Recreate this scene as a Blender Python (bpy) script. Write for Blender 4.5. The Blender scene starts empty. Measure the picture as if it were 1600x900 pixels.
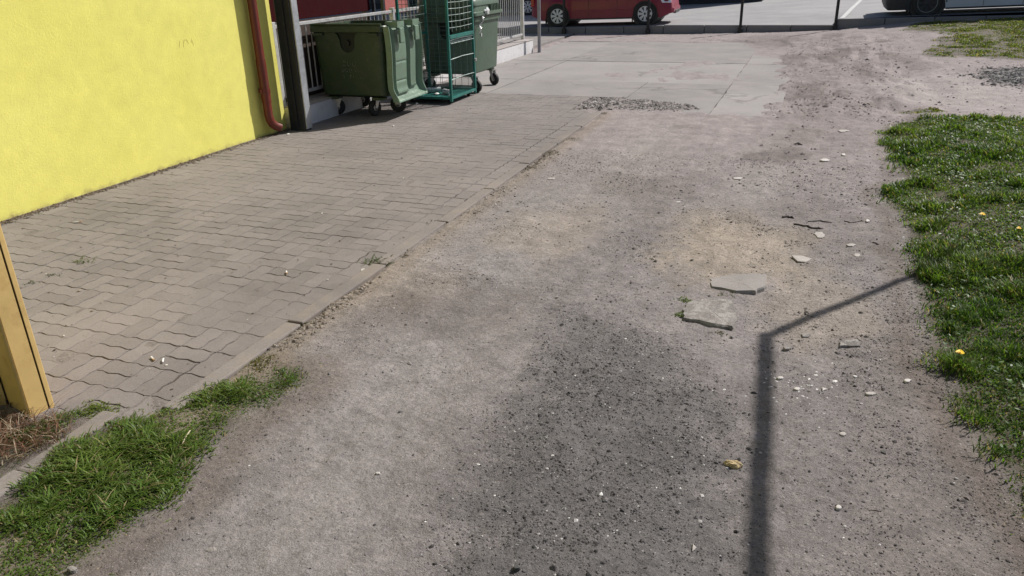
import bpy, math, random
import numpy as np
from mathutils import Vector, Matrix
random.seed(7); rng = np.random.default_rng(7)
sc = bpy.context.scene
COL = sc.collection
PI = math.pi

# ------------------------------------------------------------------ camera
H = 1.65
FPX = 1200.0
yaw, pitch, roll = math.radians(21.2), math.radians(22.9), math.radians(-1.6)
Fv = Vector((-math.sin(yaw)*math.cos(pitch), math.cos(yaw)*math.cos(pitch), -math.sin(pitch)))
Rv = Vector((math.cos(yaw), math.sin(yaw), 0.0))
Uv = Rv.cross(Fv)
Rr = Rv*math.cos(roll) + Uv*math.sin(roll)
Ur = Uv*math.cos(roll) - Rv*math.sin(roll)
cd = bpy.data.cameras.new('camera'); cam = bpy.data.objects.new('camera', cd); COL.objects.link(cam)
M = Matrix((( Rr.x, Ur.x, -Fv.x, 0), (Rr.y, Ur.y, -Fv.y, 0), (Rr.z, Ur.z, -Fv.z, H), (0, 0, 0, 1)))
cam.matrix_world = M
cd.lens = 27.0; cd.sensor_width = 36.0; cd.clip_start = 0.05; cd.clip_end = 1000
sc.camera = cam
# ------------------------------------------------------------------ light
SUN_EL = math.radians(44.0)
SUN_AZ = math.radians(36.0)          # clockwise from +Y
w = bpy.data.worlds.new('World'); sc.world = w; w.use_nodes = True
nt = w.node_tree; bg = nt.nodes['Background']
sky = nt.nodes.new('ShaderNodeTexSky'); sky.sky_type = 'NISHITA'; sky.sun_disc = False
sky.sun_elevation = SUN_EL; sky.sun_rotation = SUN_AZ
sky.air_density = 1.0; sky.dust_density = 1.6; sky.ozone_density = 1.0
nt.links.new(sky.outputs[0], bg.inputs[0]); bg.inputs[1].default_value = 0.07
sd = bpy.data.lights.new('sun', 'SUN'); sd.energy = 4.8; sd.angle = math.radians(0.53); sd.color = (1.0, 0.955, 0.9)
so = bpy.data.objects.new('sun', sd); COL.objects.link(so)
sdir = Vector((math.sin(SUN_AZ)*math.cos(SUN_EL), math.cos(SUN_AZ)*math.cos(SUN_EL), math.sin(SUN_EL)))
so.rotation_euler = sdir.to_track_quat('Z', 'Y').to_euler()
sc.view_settings.view_transform = 'Standard'; sc.view_settings.look = 'None'
sc.view_settings.exposure = 0.22; sc.view_settings.gamma = 1.0
sc.render.engine = 'CYCLES'

# ------------------------------------------------------------------ noise + terrain
def hsh(ix, iy, s):
    v = np.sin(ix*127.1 + iy*311.7 + s*74.7)*43758.5453
    return v - np.floor(v)
def vn(x, y, s=0):
    ix, iy = np.floor(x), np.floor(y); fx, fy = x-ix, y-iy
    fx = fx*fx*(3-2*fx); fy = fy*fy*(3-2*fy)
    a, b, c, d = hsh(ix, iy, s), hsh(ix+1, iy, s), hsh(ix, iy+1, s), hsh(ix+1, iy+1, s)
    return (a*(1-fx)+b*fx)*(1-fy) + (c*(1-fx)+d*fx)*fy
def fbm(x, y, sc_, o=4, s=0):
    x = np.asarray(x, float)*sc_; y = np.asarray(y, float)*sc_
    r = 0; a = .5; t = 0
    for i in range(o):
        r = r + a*vn(x, y, s+i*13); t += a; a *= .5
        x, y = x*2.03+17.1, y*2.03-9.3
    return r/t*2-1
def sst(a, b, x):
    t = np.clip((np.asarray(x, float)-a)/(b-a), 0, 1); return t*t*(3-2*t)
def kz(x):      # height of the dirt along the far kerb
    return np.interp(x, [-9, -3, -1.7, .4, 1.9, 4.7, 9, 20], [0, 0, .03, .10, .27, .41, .47, .5])
def lotz(x, y):
    lk = np.interp(x, [-14, -6, -3, .42], [.10, .14, .2, .2])
    left = lk + sst(19.5, 22, y)*(.33-lk)*sst(-3.5, .4, x)
    right = .33 + .035*(np.asarray(x)-.42)
    return np.where(x < .42+.086*(np.asarray(y)-19.5), left, np.minimum(right, .6))
def boxm(x, y, x0, x1, y0, y1, f):
    return sst(x0-f, x0+f, x)*(1-sst(x1-f, x1+f, x))*sst(y0-f, y0+f, y)*(1-sst(y1-f, y1+f, y))
def hbase(x, y):
    x = np.asarray(x, float); y = np.asarray(y, float)
    z = kz(x)*sst(11.5, 19.3, y)
    z = z + .045*sst(.7, 1.5, x)*(1-sst(9.0, 10.5, y))
    z = z - .012*np.exp(-((x+1.45)/.22)**2)*(1-sst(6, 9, y)) - .010*np.exp(-((x+.05)/.2)**2)*(1-sst(6, 9, y))
    return z
def rough(x, y):
    r = .010*fbm(x, y, 1.4, 3, 5)
    r = r + .0065*fbm(x, y, 9, 4, 8)
    r = r + .0042*fbm(x, y, 34, 3, 9)*(.5+sst(-.3, .5, fbm(x, y, 2, 3, 19)))
    r = r + .007*fbm(x*7, y*.45, 1.0, 3, 15)*boxm(x, y, -2.0, .6, -5, 9.5, .3)
    for cx_, cy_, R_ in ((-.62, 5.05, .24), (-.62, 5.05, .31), (-1.3, 4.3, .9)):
        q = np.hypot(x-cx_, y-cy_); th = np.arctan2(y-cy_, x-cx_)
        r = r + .007*np.exp(-((q-R_)/.016)**2)*sst(-.9, -.6, th)*(1-sst(.6, .9, th))*(.7+.3*np.sin(q*th*120))
    far = boxm(x, y, -.35, 1.6, 9.0, 17.5, .5)
    r = r + far*(.060*fbm(x*1.5, y*.6, 2.2, 6, 21))
    r = r + .02*np.exp(-((x-1.0)**2+((y-14.8))**2)/.9)*fbm(x, y, 5, 3, 2)
    return r
def pitmask(x, y):
    return sst(1.0, .6, np.sqrt(((np.asarray(x)+2.05)/1.0)**2 + ((np.asarray(y)-9.55)/.5)**2) + .3*fbm(x, y, 3.0, 3, 61))
def sunk(x, y):
    """how far the dirt sheet is dropped under paving and slabs (its torn edge comes from noise)"""
    n = fbm(x, y, 2.6, 5, 33)
    p = (1-sst(-2.36, -2.30, x+.03*n))*sst(-8, -7, x)*sst(1.86, 1.95, y)*(1-sst(10.0, 10.2, y))*(1-pitmask(x, y))*(1-sst(-2.7, -2.4, x)*sst(8.8, 9.1, y+.3*n))
    a = boxm(x+.30*n, y+.6*n, -5.4, -.45, 9.25, 17.35, .16)*(1-.75*sst(.12, .5, fbm(x, y*.6, 1.1, 5, 35)))*(1-.9*pitmask(x, y))
    b = boxm(x+.07*n, y+.1*n, -2.36, -2.235, 2.3, 9.0, .02)
    return np.maximum(np.maximum(p, a), b*(.16+.46*sst(-.35, .35, fbm(x, y, 1.7, 4, 36))))
def hdirt(x, y):
    s = sunk(x, y)
    return hbase(x, y) + rough(x, y)*(1-.6*s) + .006 - .034*s + .004*pitmask(x, y)
def Gz(px, py, z=0.0):
    d = Fv + Rr*((px-800)/FPX) - Ur*((py-450)/FPX)
    t = (z-H)/d.z
    return Vector((0, 0, H)) + d*t
def G(px, py):
    z = 0.0
    for i in range(8):
        p = Gz(px, py, z); z = .5*z + .5*float(hbase(p.x, p.y))
    return p
def Gp(l): return [(p.x, p.y) for p in (G(a, b) for a, b in l)]

# ------------------------------------------------------------------ materials
def mat(name):
    m = bpy.data.materials.new(name); m.use_nodes = True
    return m, m.node_tree, m.node_tree.nodes['Principled BSDF']
def N(t, typ, **k):
    n = t.nodes.new(typ)
    for a, b in k.items():
        if a in ('op',): n.operation = b
        elif a == 'blend': n.blend_type = b
        else: setattr(n, a, b)
    return n
def noise(t, vec, scale, detail=4, rough_=.55, dist=0.0):
    n = t.nodes.new('ShaderNodeTexNoise'); n.inputs['Scale'].default_value = scale
    n.inputs['Detail'].default_value = detail; n.inputs['Roughness'].default_value = rough_; n.inputs['Distortion'].default_value = dist
    if vec is not None: t.links.new(vec, n.inputs['Vector'])
    return n.outputs['Fac']
def ramp(t, fac, stops):
    r = t.nodes.new('ShaderNodeValToRGB'); e = r.color_ramp.elements
    while len(e) < len(stops): e.new(.5)
    for i, (p, c) in enumerate(stops):
        e[i].position = p; e[i].color = (c[0], c[1], c[2], 1) if not isinstance(c, (int, float)) else (c, c, c, 1)
    t.links.new(fac, r.inputs[0]); return r.outputs['Color']
def mix(t, mode, fac, a, b):
    m = t.nodes.new('ShaderNodeMix'); m.data_type = 'RGBA'; m.blend_type = mode
    for s, v in ((0, fac), (6, a), (7, b)):
        if hasattr(v, 'is_output'): t.links.new(v, m.inputs[s])
        elif s == 0: m.inputs[0].default_value = v
        else: m.inputs[s].default_value = (v[0], v[1], v[2], 1)
    return m.outputs[2]
def bump(t, b, hts, dist=.01, strength=1.0):
    n = None
    for h, d in hts:
        q = t.nodes.new('ShaderNodeBump'); q.inputs['Distance'].default_value = d; q.inputs['Strength'].default_value = strength
        t.links.new(h, q.inputs['Height'])
        if n is not None: t.links.new(n, q.inputs['Normal'])
        n = q.outputs['Normal']
    t.links.new(n, b.inputs['Normal'])
def pos(t): return t.nodes.new('ShaderNodeNewGeometry').outputs['Position']
def objco(t): return t.nodes.new('ShaderNodeTexCoord').outputs['Object']
def simple(name, c, r=.6, metal=0.0, var=.25, scale=8.0, bumpd=.0006, bscale=60, coord='obj', dirt=None, spec=.5):
    m, t, b = mat(name)
    v = objco(t) if coord == 'obj' else pos(t)
    f = noise(t, v, scale, 5, .6)
    lo = tuple(max(0, x*(1-var)) for x in c); hi = tuple(min(1, x*(1+var)) for x in c)
    col = ramp(t, f, [(.3, lo), (.7, hi)])
    if dirt:
        f2 = noise(t, v, scale*2.7, 6, .7)
        g = ramp(t, f2, [(.5, 0.0), (.68, 1.0)])
        gm = t.nodes.new('ShaderNodeMath'); gm.operation = 'MULTIPLY'; t.links.new(g, gm.inputs[0]); gm.inputs[1].default_value = dirt[1]
        col = mix(t, 'MIX', gm.outputs[0], col, dirt[0])
    t.links.new(col, b.inputs['Base Color'])
    rr = ramp(t, noise(t, v, scale*4, 4), [(.3, max(0, r-.1)), (.7, min(1, r+.12))])
    t.links.new(rr, b.inputs['Roughness'])
    b.inputs['Metallic'].default_value = metal
    b.inputs['Specular IOR Level'].default_value = spec
    if bumpd: bump(t, b, [(noise(t, v, bscale, 5), bumpd)])
    return m

def dirt_material(name, use_attr=True, base=(.26, .225, .205), stony=1.0):
    m, t, b = mat(name); v = pos(t)
    if use_attr:
        a = t.nodes.new('ShaderNodeAttribute'); a.attribute_name = 'Col'; c = a.outputs['Color']
    else:
        c = ramp(t, noise(t, v, 1.5, 5), [(.3, tuple(x*.85 for x in base)), (.7, tuple(x*1.12 for x in base))])
    c = mix(t, 'MULTIPLY', 1.0, c, ramp(t, noise(t, v, 6, 6, .65), [(.28, .78), (.72, 1.16)]))
    c = mix(t, 'MULTIPLY', 1.0, c, ramp(t, noise(t, v, 55, 5, .7), [(.28, .64), (.52, 1.0), (.78, 1.3)]))
    c = mix(t, 'MULTIPLY', 1.0, c, ramp(t, noise(t, v, 260, 3, .7), [(.32, .58), (.55, 1.06), (.8, 1.42)]))
    vo = t.nodes.new('ShaderNodeTexVoronoi'); vo.inputs['Scale'].default_value = 130; t.links.new(v, vo.inputs['Vector'])
    sp = ramp(t, vo.outputs['Distance'], [(.12, 1.0), (.26, 0.0)])
    sel = N(t, 'ShaderNodeSeparateColor'); t.links.new(vo.outputs['Color'], sel.inputs[0])
    lt = N(t, 'ShaderNodeMath', operation='GREATER_THAN'); t.links.new(sel.outputs[0], lt.inputs[0]); lt.inputs[1].default_value = .93
    ml = N(t, 'ShaderNodeMath', operation='MULTIPLY'); t.links.new(sp, ml.inputs[0]); t.links.new(lt.outputs[0], ml.inputs[1])
    c = mix(t, 'MIX', ml.outputs[0], c, (.42, .39, .36))
    dk = N(t, 'ShaderNodeMath', operation='LESS_THAN'); t.links.new(sel.outputs[1], dk.inputs[0]); dk.inputs[1].default_value = .16
    md = N(t, 'ShaderNodeMath', operation='MULTIPLY'); t.links.new(sp, md.inputs[0]); t.links.new(dk.outputs[0], md.inputs[1])
    c = mix(t, 'MIX', md.outputs[0], c, (.07, .06, .055))
    t.links.new(c, b.inputs['Base Color'])
    b.inputs['Roughness'].default_value = .93; b.inputs['Specular IOR Level'].default_value = .25
    mk = ramp(t, noise(t, v, 1.7, 4), [(.38, .22), (.62, 1.0)])
    def mul(h):
        q = N(t, 'ShaderNodeMath', operation='MULTIPLY'); t.links.new(h, q.inputs[0]); t.links.new(mk, q.inputs[1]); return q.outputs[0]
    bump(t, b, [(noise(t, v, 30, 6, .65), .008*stony), (mul(noise(t, v, 170, 5, .7)), .0050*stony), (mul(vo.outputs['Distance']), .0014*stony)])
    return m
M_dirt = dirt_material('dirt')

def concrete(name, base, stain=.2, bs=1.0, obj_rand=True, dusty=(.30, .26, .235), dustamt=.6):
    m, t, b = mat(name); v = pos(t)
    c = ramp(t, noise(t, v, 1.3, 5, .6), [(.3, tuple(x*(1-stain) for x in base)), (.7, tuple(x*(1+stain*.6) for x in base))])
    if obj_rand:
        oi = t.nodes.new('ShaderNodeObjectInfo')
        c = mix(t, 'MULTIPLY', 1.0, c, ramp(t, oi.outputs['Random'], [(0, .89), (1, 1.08)]))
    c = mix(t, 'MULTIPLY', 1.0, c, ramp(t, noise(t, v, .7, 5, .6), [(.35, .90), (.65, 1.06)]))
    c = mix(t, 'MULTIPLY', 1.0, c, ramp(t, noise(t, v, 90, 5, .7), [(.3, .83), (.6, 1.02), (.85, 1.14)]))
    c = mix(t, 'MULTIPLY', 1.0, c, ramp(t, noise(t, v, 420, 2, .6), [(.25, .8), (.75, 1.16)]))
    d = ramp(t, noise(t, v, 2.6, 7, .68, .4), [(.48, 0.0), (.68, dustamt)])
    c = mix(t, 'MIX', d, c, dusty)
    dk = ramp(t, noise(t, v, 14, 6, .7), [(.62, 0.0), (.78, .35)])
    c = mix(t, 'MIX', dk, c, tuple(x*.45 for x in base))
    t.links.new(c, b.inputs['Base Color']); b.inputs['Roughness'].default_value = .9; b.inputs['Specular IOR Level'].default_value = .3
    bump(t, b, [(noise(t, v, 9, 5), .004*bs), (noise(t, v, 220, 4, .7), .0016*bs)])
    return m
M_paver = concrete('paver_concrete', (.218, .194, .181), .14, 1.1, True, (.244, .216, .201), .5)
M_slab = concrete('slab_concrete', (.298, .279, .266), .12, 1.2, True, (.282, .252, .236), .8)
def add_cracks(m, sc_=.42, amt=.42):
    t = m.node_tree; b = t.nodes['Principled BSDF']; v = pos(t)
    nz = t.nodes.new('ShaderNodeTexNoise'); nz.inputs['Scale'].default_value = 2.2; nz.inputs['Detail'].default_value = 7; t.links.new(v, nz.inputs['Vector'])
    mx = t.nodes.new('ShaderNodeMix'); mx.data_type = 'RGBA'; mx.blend_type = 'LINEAR_LIGHT'; mx.inputs[0].default_value = .30; t.links.new(v, mx.inputs[6]); t.links.new(nz.outputs['Color'], mx.inputs[7])
    vo = t.nodes.new('ShaderNodeTexVoronoi'); vo.feature = 'DISTANCE_TO_EDGE'; vo.inputs['Scale'].default_value = sc_; t.links.new(mx.outputs[2], vo.inputs['Vector'])
    cr = ramp(t, vo.outputs['Distance'], [(.0, 1.0), (.006, .6), (.014, 0.0)])
    br = ramp(t, noise(t, v, .9, 4), [(.47, 0.0), (.56, amt)])
    q = N(t, 'ShaderNodeMath', operation='MULTIPLY'); t.links.new(cr, q.inputs[0]); t.links.new(br, q.inputs[1])
    src = b.inputs['Base Color'].links[0].from_socket
    t.links.new(mix(t, 'MIX', q.outputs[0], src, (.07, .06, .05)), b.inputs['Base Color'])
add_cracks(M_slab)
M_lot = concrete('lot_asphalt', (.32, .315, .32), .08, .6, False, (.36, .34, .33), .4)
M_kerb = concrete('kerb_concrete', (.230, .204, .187), .15, 1.3, True, (.26, .22, .18), .7)
M_gkerb = concrete('grey_kerb_concrete', (.23, .22, .22), .15, 1.3, True, (.2, .19, .18), .5)
M_frag = concrete('broken_concrete', (.25, .228, .210), .25, 4.0, True, (.33, .30, .275), .6)
t = M_frag.node_tree; b = t.nodes['Principled BSDF']; v = pos(t); src = b.inputs['Base Color'].links[0].from_socket
t.links.new(mix(t, 'MIX', ramp(t, noise(t, v, 16, 6, .7, .6), [(.47, 0.0), (.56, .8)]), src, (.40, .375, .35)), b.inputs['Base Color'])
src = b.inputs['Base Color'].links[0].from_socket
t.links.new(mix(t, 'MIX', ramp(t, noise(t, v, 38, 6, .8), [(.58, 0.0), (.66, .8)]), src, (.07, .06, .055)), b.inputs['Base Color'])
M_fragw = simple('pale_shard', (.50, .47, .43), .8, var=.15, scale=30)
M_sand = dirt_material('joint_sand', True, (.225, .195, .168), .35)
M_white_plinth = simple('painted_plinth', (.60, .59, .60), .8, var=.06, scale=4, dirt=((.42, .40, .38), .5), bumpd=.002, bscale=40)

# ------------------------------------------------------------------ mesh builder
class MB:
    def __init__(s): s.v = []; s.f = []
    def add(s, vs, fs):
        o = len(s.v); s.v += [tuple(v) for v in vs]; s.f += [tuple(i+o for i in f) for f in fs]
    def box(s, c, d, rz=0.0, rx=0.0, ry=0.0):
        x, y, z = d[0]/2, d[1]/2, d[2]/2
        R = Matrix.Rotation(rz, 3, 'Z') @ Matrix.Rotation(ry, 3, 'Y') @ Matrix.Rotation(rx, 3, 'X')
        vs = [R @ Vector(p) + Vector(c) for p in ((-x,-y,-z),(x,-y,-z),(x,y,-z),(-x,y,-z),(-x,-y,z),(x,-y,z),(x,y,z),(-x,y,z))]
        s.add(vs, [(0,3,2,1),(4,5,6,7),(0,1,5,4),(1,2,6,5),(2,3,7,6),(3,0,4,7)]); return s
    def bx(s, x0, x1, y0, y1, z0, z1): return s.box(((x0+x1)/2,(y0+y1)/2,(z0+z1)/2), (x1-x0, y1-y0, z1-z0))
    def tube(s, pts, r, n=8, cap=True):
        pts = [Vector(p) for p in pts]; rs = r if isinstance(r, (list, tuple)) else [r]*len(pts)
        vs = []; up = None
        for i, p in enumerate(pts):
            a = pts[max(0, i-1)]; b = pts[min(len(pts)-1, i+1)]; d = (b-a).normalized()
            if up is None:
                up = Vector((0,0,1)) if abs(d.z) < .9 else Vector((1,0,0))
            u = d.cross(up).normalized(); v = u.cross(d); up = v
            for k in range(n):
                an = 2*PI*k/n; vs.append(p + (u*math.cos(an)+v*math.sin(an))*rs[i])
        fs = [(i*n+k, i*n+(k+1)%n, (i+1)*n+(k+1)%n, (i+1)*n+k) for i in range(len(pts)-1) for k in range(n)]
        if cap: fs += [tuple(range(n-1, -1, -1)), tuple((len(pts)-1)*n+k for k in range(n))]
        s.add(vs, fs); return s
    def lathe(s, prof, c, axis='Y', n=24):
        """prof: (radius, offset along axis)"""
        vs = []
        for r, o in prof:
            for k in range(n):
                a = 2*PI*k/n; p = (r*math.cos(a), o, r*math.sin(a))
                if axis == 'X': p = (p[1], p[0], p[2])
                if axis == 'Z': p = (p[0], p[2], p[1])
                vs.append((p[0]+c[0], p[1]+c[1], p[2]+c[2]))
        fs = [(i*n+k, i*n+(k+1)%n, (i+1)*n+(k+1)%n, (i+1)*n+k) for i in range(len(prof)-1) for k in range(n)]
        fs += [tuple(range(n)), tuple((len(prof)-1)*n+k for k in range(n-1, -1, -1))]
        s.add(vs, fs); return s
    def loft(s, rings, caps=(True, True), closed=True):
        n = len(rings[0]); vs = [p for r in rings for p in r]
        m = n if closed else n-1
        fs = [(i*n+k, i*n+(k+1)%n, (i+1)*n+(k+1)%n, (i+1)*n+k) for i in range(len(rings)-1) for k in range(m)]
        if caps[0]: fs.append(tuple(range(n-1, -1, -1)))
        if caps[1]: fs.append(tuple((len(rings)-1)*n+k for k in range(n)))
        s.add(vs, fs); return s
    def build(s, name, m, parent=None, bev=0, smooth=False, fix=True, ang=35):
        me = bpy.data.meshes.new(name); me.from_pydata(s.v, [], s.f); me.materials.append(m)
        if fix:
            import bmesh
            b = bmesh.new(); b.from_mesh(me); bmesh.ops.recalc_face_normals(b, faces=b.faces); b.to_mesh(me); b.free()
        o = bpy.data.objects.new(name, me); COL.objects.link(o)
        if parent: o.parent = parent
        if smooth:
            me.polygons.foreach_set('use_smooth', [True]*len(me.polygons))
            try: me.set_sharp_from_angle(angle=math.radians(ang))
            except Exception: pass
        if bev:
            md = o.modifiers.new('bevel', 'BEVEL'); md.width = bev; md.segments = 2; md.limit_method = 'ANGLE'; md.angle_limit = math.radians(40)
        return o
def tag(o, label=None, cat=None, group=None, kind=None):
    for k, v in (('label', label), ('category', cat), ('group', group), ('kind', kind)):
        if v: o[k] = v
    return o
def empty(name, loc, rz=0.0):
    o = bpy.data.objects.new(name, None); COL.objects.link(o); o.location = loc; o.rotation_euler = (0, 0, rz); o.empty_display_size = .1; return o
def mesh_np(name, V, F, m, cols=None, smooth=False, parent=None):
    """F: list of arrays (k, n) of polygons of equal size"""
    me = bpy.data.meshes.new(name)
    me.vertices.add(len(V)); me.vertices.foreach_set('co', np.asarray(V, np.float32).ravel())
    loops = np.concatenate([f.ravel() for f in F]); tot = np.concatenate([np.full(len(f), f.shape[1]) for f in F])
    st = np.concatenate([[0], np.cumsum(tot)[:-1]])
    me.loops.add(len(loops)); me.loops.foreach_set('vertex_index', loops.astype(np.int32))
    me.polygons.add(len(tot)); me.polygons.foreach_set('loop_start', st.astype(np.int32))
    try: me.polygons.foreach_set('loop_total', tot.astype(np.int32))
    except Exception: pass
    me.update(calc_edges=True); me.validate()
    if cols is not None:
        a = me.color_attributes.new('Col', 'FLOAT_COLOR', 'POINT')
        c = np.ones((len(V), 4), np.float32); c[:, :3] = cols; a.data.foreach_set('color', c.ravel())
    me.polygons.foreach_set('use_smooth', np.full(len(tot), smooth))
    me.materials.append(m)
    o = bpy.data.objects.new(name, me); COL.objects.link(o)
    if parent: o.parent = parent
    return o

# ------------------------------------------------------------------ polygons
def inpoly(x, y, P):
    r = np.zeros(len(x), bool); n = len(P)
    for i in range(n):
        x1, y1 = P[i]; x2, y2 = P[(i+1) % n]
        if y1 == y2: continue
        c = ((y1 > y) != (y2 > y)) & (x < (x2-x1)*(y-y1)/(y2-y1)+x1); r ^= c
    return r
def sdist(x, y, P):
    d = np.full(len(x), 1e9); n = len(P)
    for i in range(n):
        x1, y1 = P[i]; x2, y2 = P[(i+1) % n]; dx, dy = x2-x1, y2-y1; L = dx*dx+dy*dy+1e-12
        t = np.clip(((x-x1)*dx+(y-y1)*dy)/L, 0, 1)
        d = np.minimum(d, np.hypot(x-x1-t*dx, y-y1-t*dy))
    return np.where(inpoly(x, y, P), d, -d)
P_right = Gp([(1368,207),(1384,196),(1430,188),(1500,184),(1600,186)]) + [(3.6, 9.6), (6.5, 9.0), (6.5, -1.5), (1.15, -1.5), (.95, 1.0)] + \
    Gp([(1600,812),(1572,795),(1566,748),(1520,722),(1502,705),(1508,682),(1492,655),(1470,625),(1478,600),(1448,590),(1428,560),(1436,540),(1424,475),(1414,425),(1418,405),(1392,396),(1412,380),(1400,342),(1366,312),(1366,300),(1400,285),(1396,262),(1380,235)])
P_left = Gp([(118,905),(225,822),(290,775),(300,725),(335,715),(338,700),(400,650),(470,612),(488,596),(470,580),(440,580),(370,592),(330,600),(215,612),(165,655),(100,697),(0,776)]) + [(-2.55, 1.2), (-2.6, .3), (-1.75, .3)]
P_moss = Gp([(372,590),(385,570),(415,548),(445,532),(470,520),(476,535),(470,560),(492,592),(478,608),(440,600),(410,596)])
P_back = Gp([(0,746),(50,716),(95,685),(160,646),(172,634),(150,628),(90,642),(40,656),(0,640)]) + [(-3.3, 1.85), (-3.2, .9), (-2.62, .9)]
P_far = Gp([(1405,48),(1420,38),(1480,33),(1600,27)]) + [(9.5, 17.5), (9.5, 14.6)] + Gp([(1600,96),(1560,93),(1500,90),(1445,92),(1438,80),(1462,70),(1455,62),(1490,56),(1440,50)])
P_strip = Gp([(1395,177),(1405,171),(1440,170),(1480,174),(1470,178),(1420,181)])

# ------------------------------------------------------------------ ground sheet
def ax(segs):
    r = []
    for a, b, st in segs: r += list(np.arange(a, b, st))
    return np.array(r + [segs[-1][1]])
gx = ax([(-30, -8, 1.5), (-8, -5.5, .3), (-5.5, -2.6, .06), (-2.6, 1.3, .0145), (1.3, 3.0, .05), (3.0, 9, .18), (9, 34, 2.5)])
gy = ax([(-12, -1, 1.0), (-1, .9, .12), (.9, 4.2, .0145), (4.2, 7, .026), (7, 10.5, .045), (10.5, 19.35, .07)])
X, Y = np.meshgrid(gx, gy); xs, ys = X.ravel(), Y.ravel()
Z = hdirt(xs, ys); Z = np.where(xs > 3.0, hbase(xs, ys)+.01*fbm(xs, ys, 1.4, 3, 5), Z)
Z = np.where((xs < -5.5), -.05, Z)
def lerp(a, b, t): return a + (np.asarray(b)-a)*t[:, None]
def blob(px, py, rx, ry, f=.35, s=0, x=None, y=None):
    c = G(px, py); q = G(px+rx, py); p = G(px, py-ry); a = max(.05, (q-c).length); b = max(.05, (p-c).length)
    n = fbm(x, y, 3.0, 4, 40+s)*.45 + fbm(x, y, 13, 4, 47+s)*.35
    return sst(1+f, 1-f, np.hypot((x-c.x)/a, (y-c.y)/b)+n)
def soilcol(x, y):
    n1 = fbm(x, y, 1.0, 4, 3); n2 = fbm(x*2.6, y*.7, 1.0, 4, 14)
    c = np.tile(np.array([.246, .220, .210]), (len(x), 1))
    c = c*(1+.13*n1[:, None]+.10*n2[:, None])
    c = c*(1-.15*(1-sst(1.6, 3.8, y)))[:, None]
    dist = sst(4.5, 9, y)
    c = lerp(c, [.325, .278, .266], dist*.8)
    # smooth pale wheel track on the left
    c = lerp(c, np.array([.258, .236, .226]), np.exp(-((x+1.40+.12*(y-2))/.26)**2)*(1-sst(4.5, 6.5, y))*.8)
    c = lerp(c, np.array([.300, .270, .250]), np.exp(-((x+.30-.05*(y-6))/.18)**2)*sst(4.6, 5.6, y)*(1-sst(7.5, 9, y))*.5)
    c = lerp(c, np.array([.300, .270, .250]), np.exp(-((x+1.45-.03*(y-6))/.18)**2)*sst(4.6, 5.6, y)*(1-sst(7.5, 9, y))*.5)
    # dark fine chippings worn into the middle
    P = Gp([(870,455),(960,500),(1075,550),(1120,640),(1150,740),(1160,910),(690,910),(730,800),(745,730),(790,640),(830,560)])
    P = P[:6] + [(-.05, .3), (-.75, .3)] + P[6:]
    d = sdist(x, y, P) + .16*fbm(x, y, 3.2, 5, 71)
    g = sst(-.13, .24, d + .13*fbm(x, y, 12, 4, 72) + .10*fbm(x, y, 31, 3, 73))
    g = g*(1-.45*sst(2.5, 3.9, y))
    c = lerp(c, [.122, .114, .111], g*.88)
    c = lerp(c, [.150, .128, .118], blob(690, 480, 130, 40, .5, 1, x, y)*.55)
    c = lerp(c, [.165, .140, .125], sst(-.2, .3, x-.25)*(1-sst(3.3, 4.3, y))*.55)
    for a, k in (((1150,385,110,45,.5,2), .75), ((1260,480,90,60,.5,3), .45), ((860,360,80,35,.5,4), .45), ((1120,350,60,25,.5,5), .4), ((600,440,90,30,.5,6), .3)):
        c = lerp(c, [.325, .272, .215], blob(*a, x, y)*k)
    for a, k in (((1200,247,45,9,.4,7), .7), ((650,475,50,14,.5,8), .4), ((1235,240,30,8,.4,9), .5), ((1210,62,50,8,.5,10), .5), ((1300,130,90,60,.6,11), .3)):
        c = lerp(c, [.14, .118, .108], blob(*a, x, y)*k)
    rz_ = boxm(x, y, -.5, 1.7, 8.8, 18.5, .5)
    c = lerp(c, [.15, .125, .113], rz_*sst(.02, .35, fbm(x*1.3, y*.55, 2.0, 5, 23))*.65)  # shading of the churned far ruts put into the soil colour
    c = lerp(c, [.16, .135, .12], boxm(x, y, -2.3, .8, 4.5, 9.2, .4)*sst(.12, .45, fbm(x*1.1, y*.7, 1.9, 5, 24))*.35)
    c = lerp(c, [.37, .33, .31], blob(1480, 140, 110, 26, .5, 12, x, y)*.6)
    c = lerp(c, [.20, .18, .165], pitmask(x, y)*.6)
    c = lerp(c, [.09, .09, .09], blob(1600, 120, 60, 13, .3, 13, x, y)*.75)
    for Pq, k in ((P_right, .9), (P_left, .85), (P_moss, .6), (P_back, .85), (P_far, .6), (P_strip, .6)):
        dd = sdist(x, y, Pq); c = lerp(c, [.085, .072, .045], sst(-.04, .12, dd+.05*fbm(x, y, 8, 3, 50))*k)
    c = c*(1+.075*fbm(x, y, 11, 4, 141)[:, None]+.10*fbm(x, y, 30, 3, 142)[:, None])
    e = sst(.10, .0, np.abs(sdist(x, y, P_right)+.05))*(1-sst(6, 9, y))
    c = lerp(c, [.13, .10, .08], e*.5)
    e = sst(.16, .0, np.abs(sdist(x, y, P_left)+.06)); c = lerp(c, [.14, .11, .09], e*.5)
    # damp dust along the paving edge
    c = lerp(c, [.25, .205, .16], np.exp(-((x+2.18)/.10)**2)*.6*(1-sst(8.6, 9.2, y)))
    return np.clip(c, .02, .6), g
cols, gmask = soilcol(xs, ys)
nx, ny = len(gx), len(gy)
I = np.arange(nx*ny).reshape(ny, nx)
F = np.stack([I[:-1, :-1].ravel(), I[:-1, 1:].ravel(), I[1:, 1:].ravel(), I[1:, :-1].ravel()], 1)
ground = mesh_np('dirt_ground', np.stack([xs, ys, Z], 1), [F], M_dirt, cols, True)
tag(ground, kind='structure')

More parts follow.
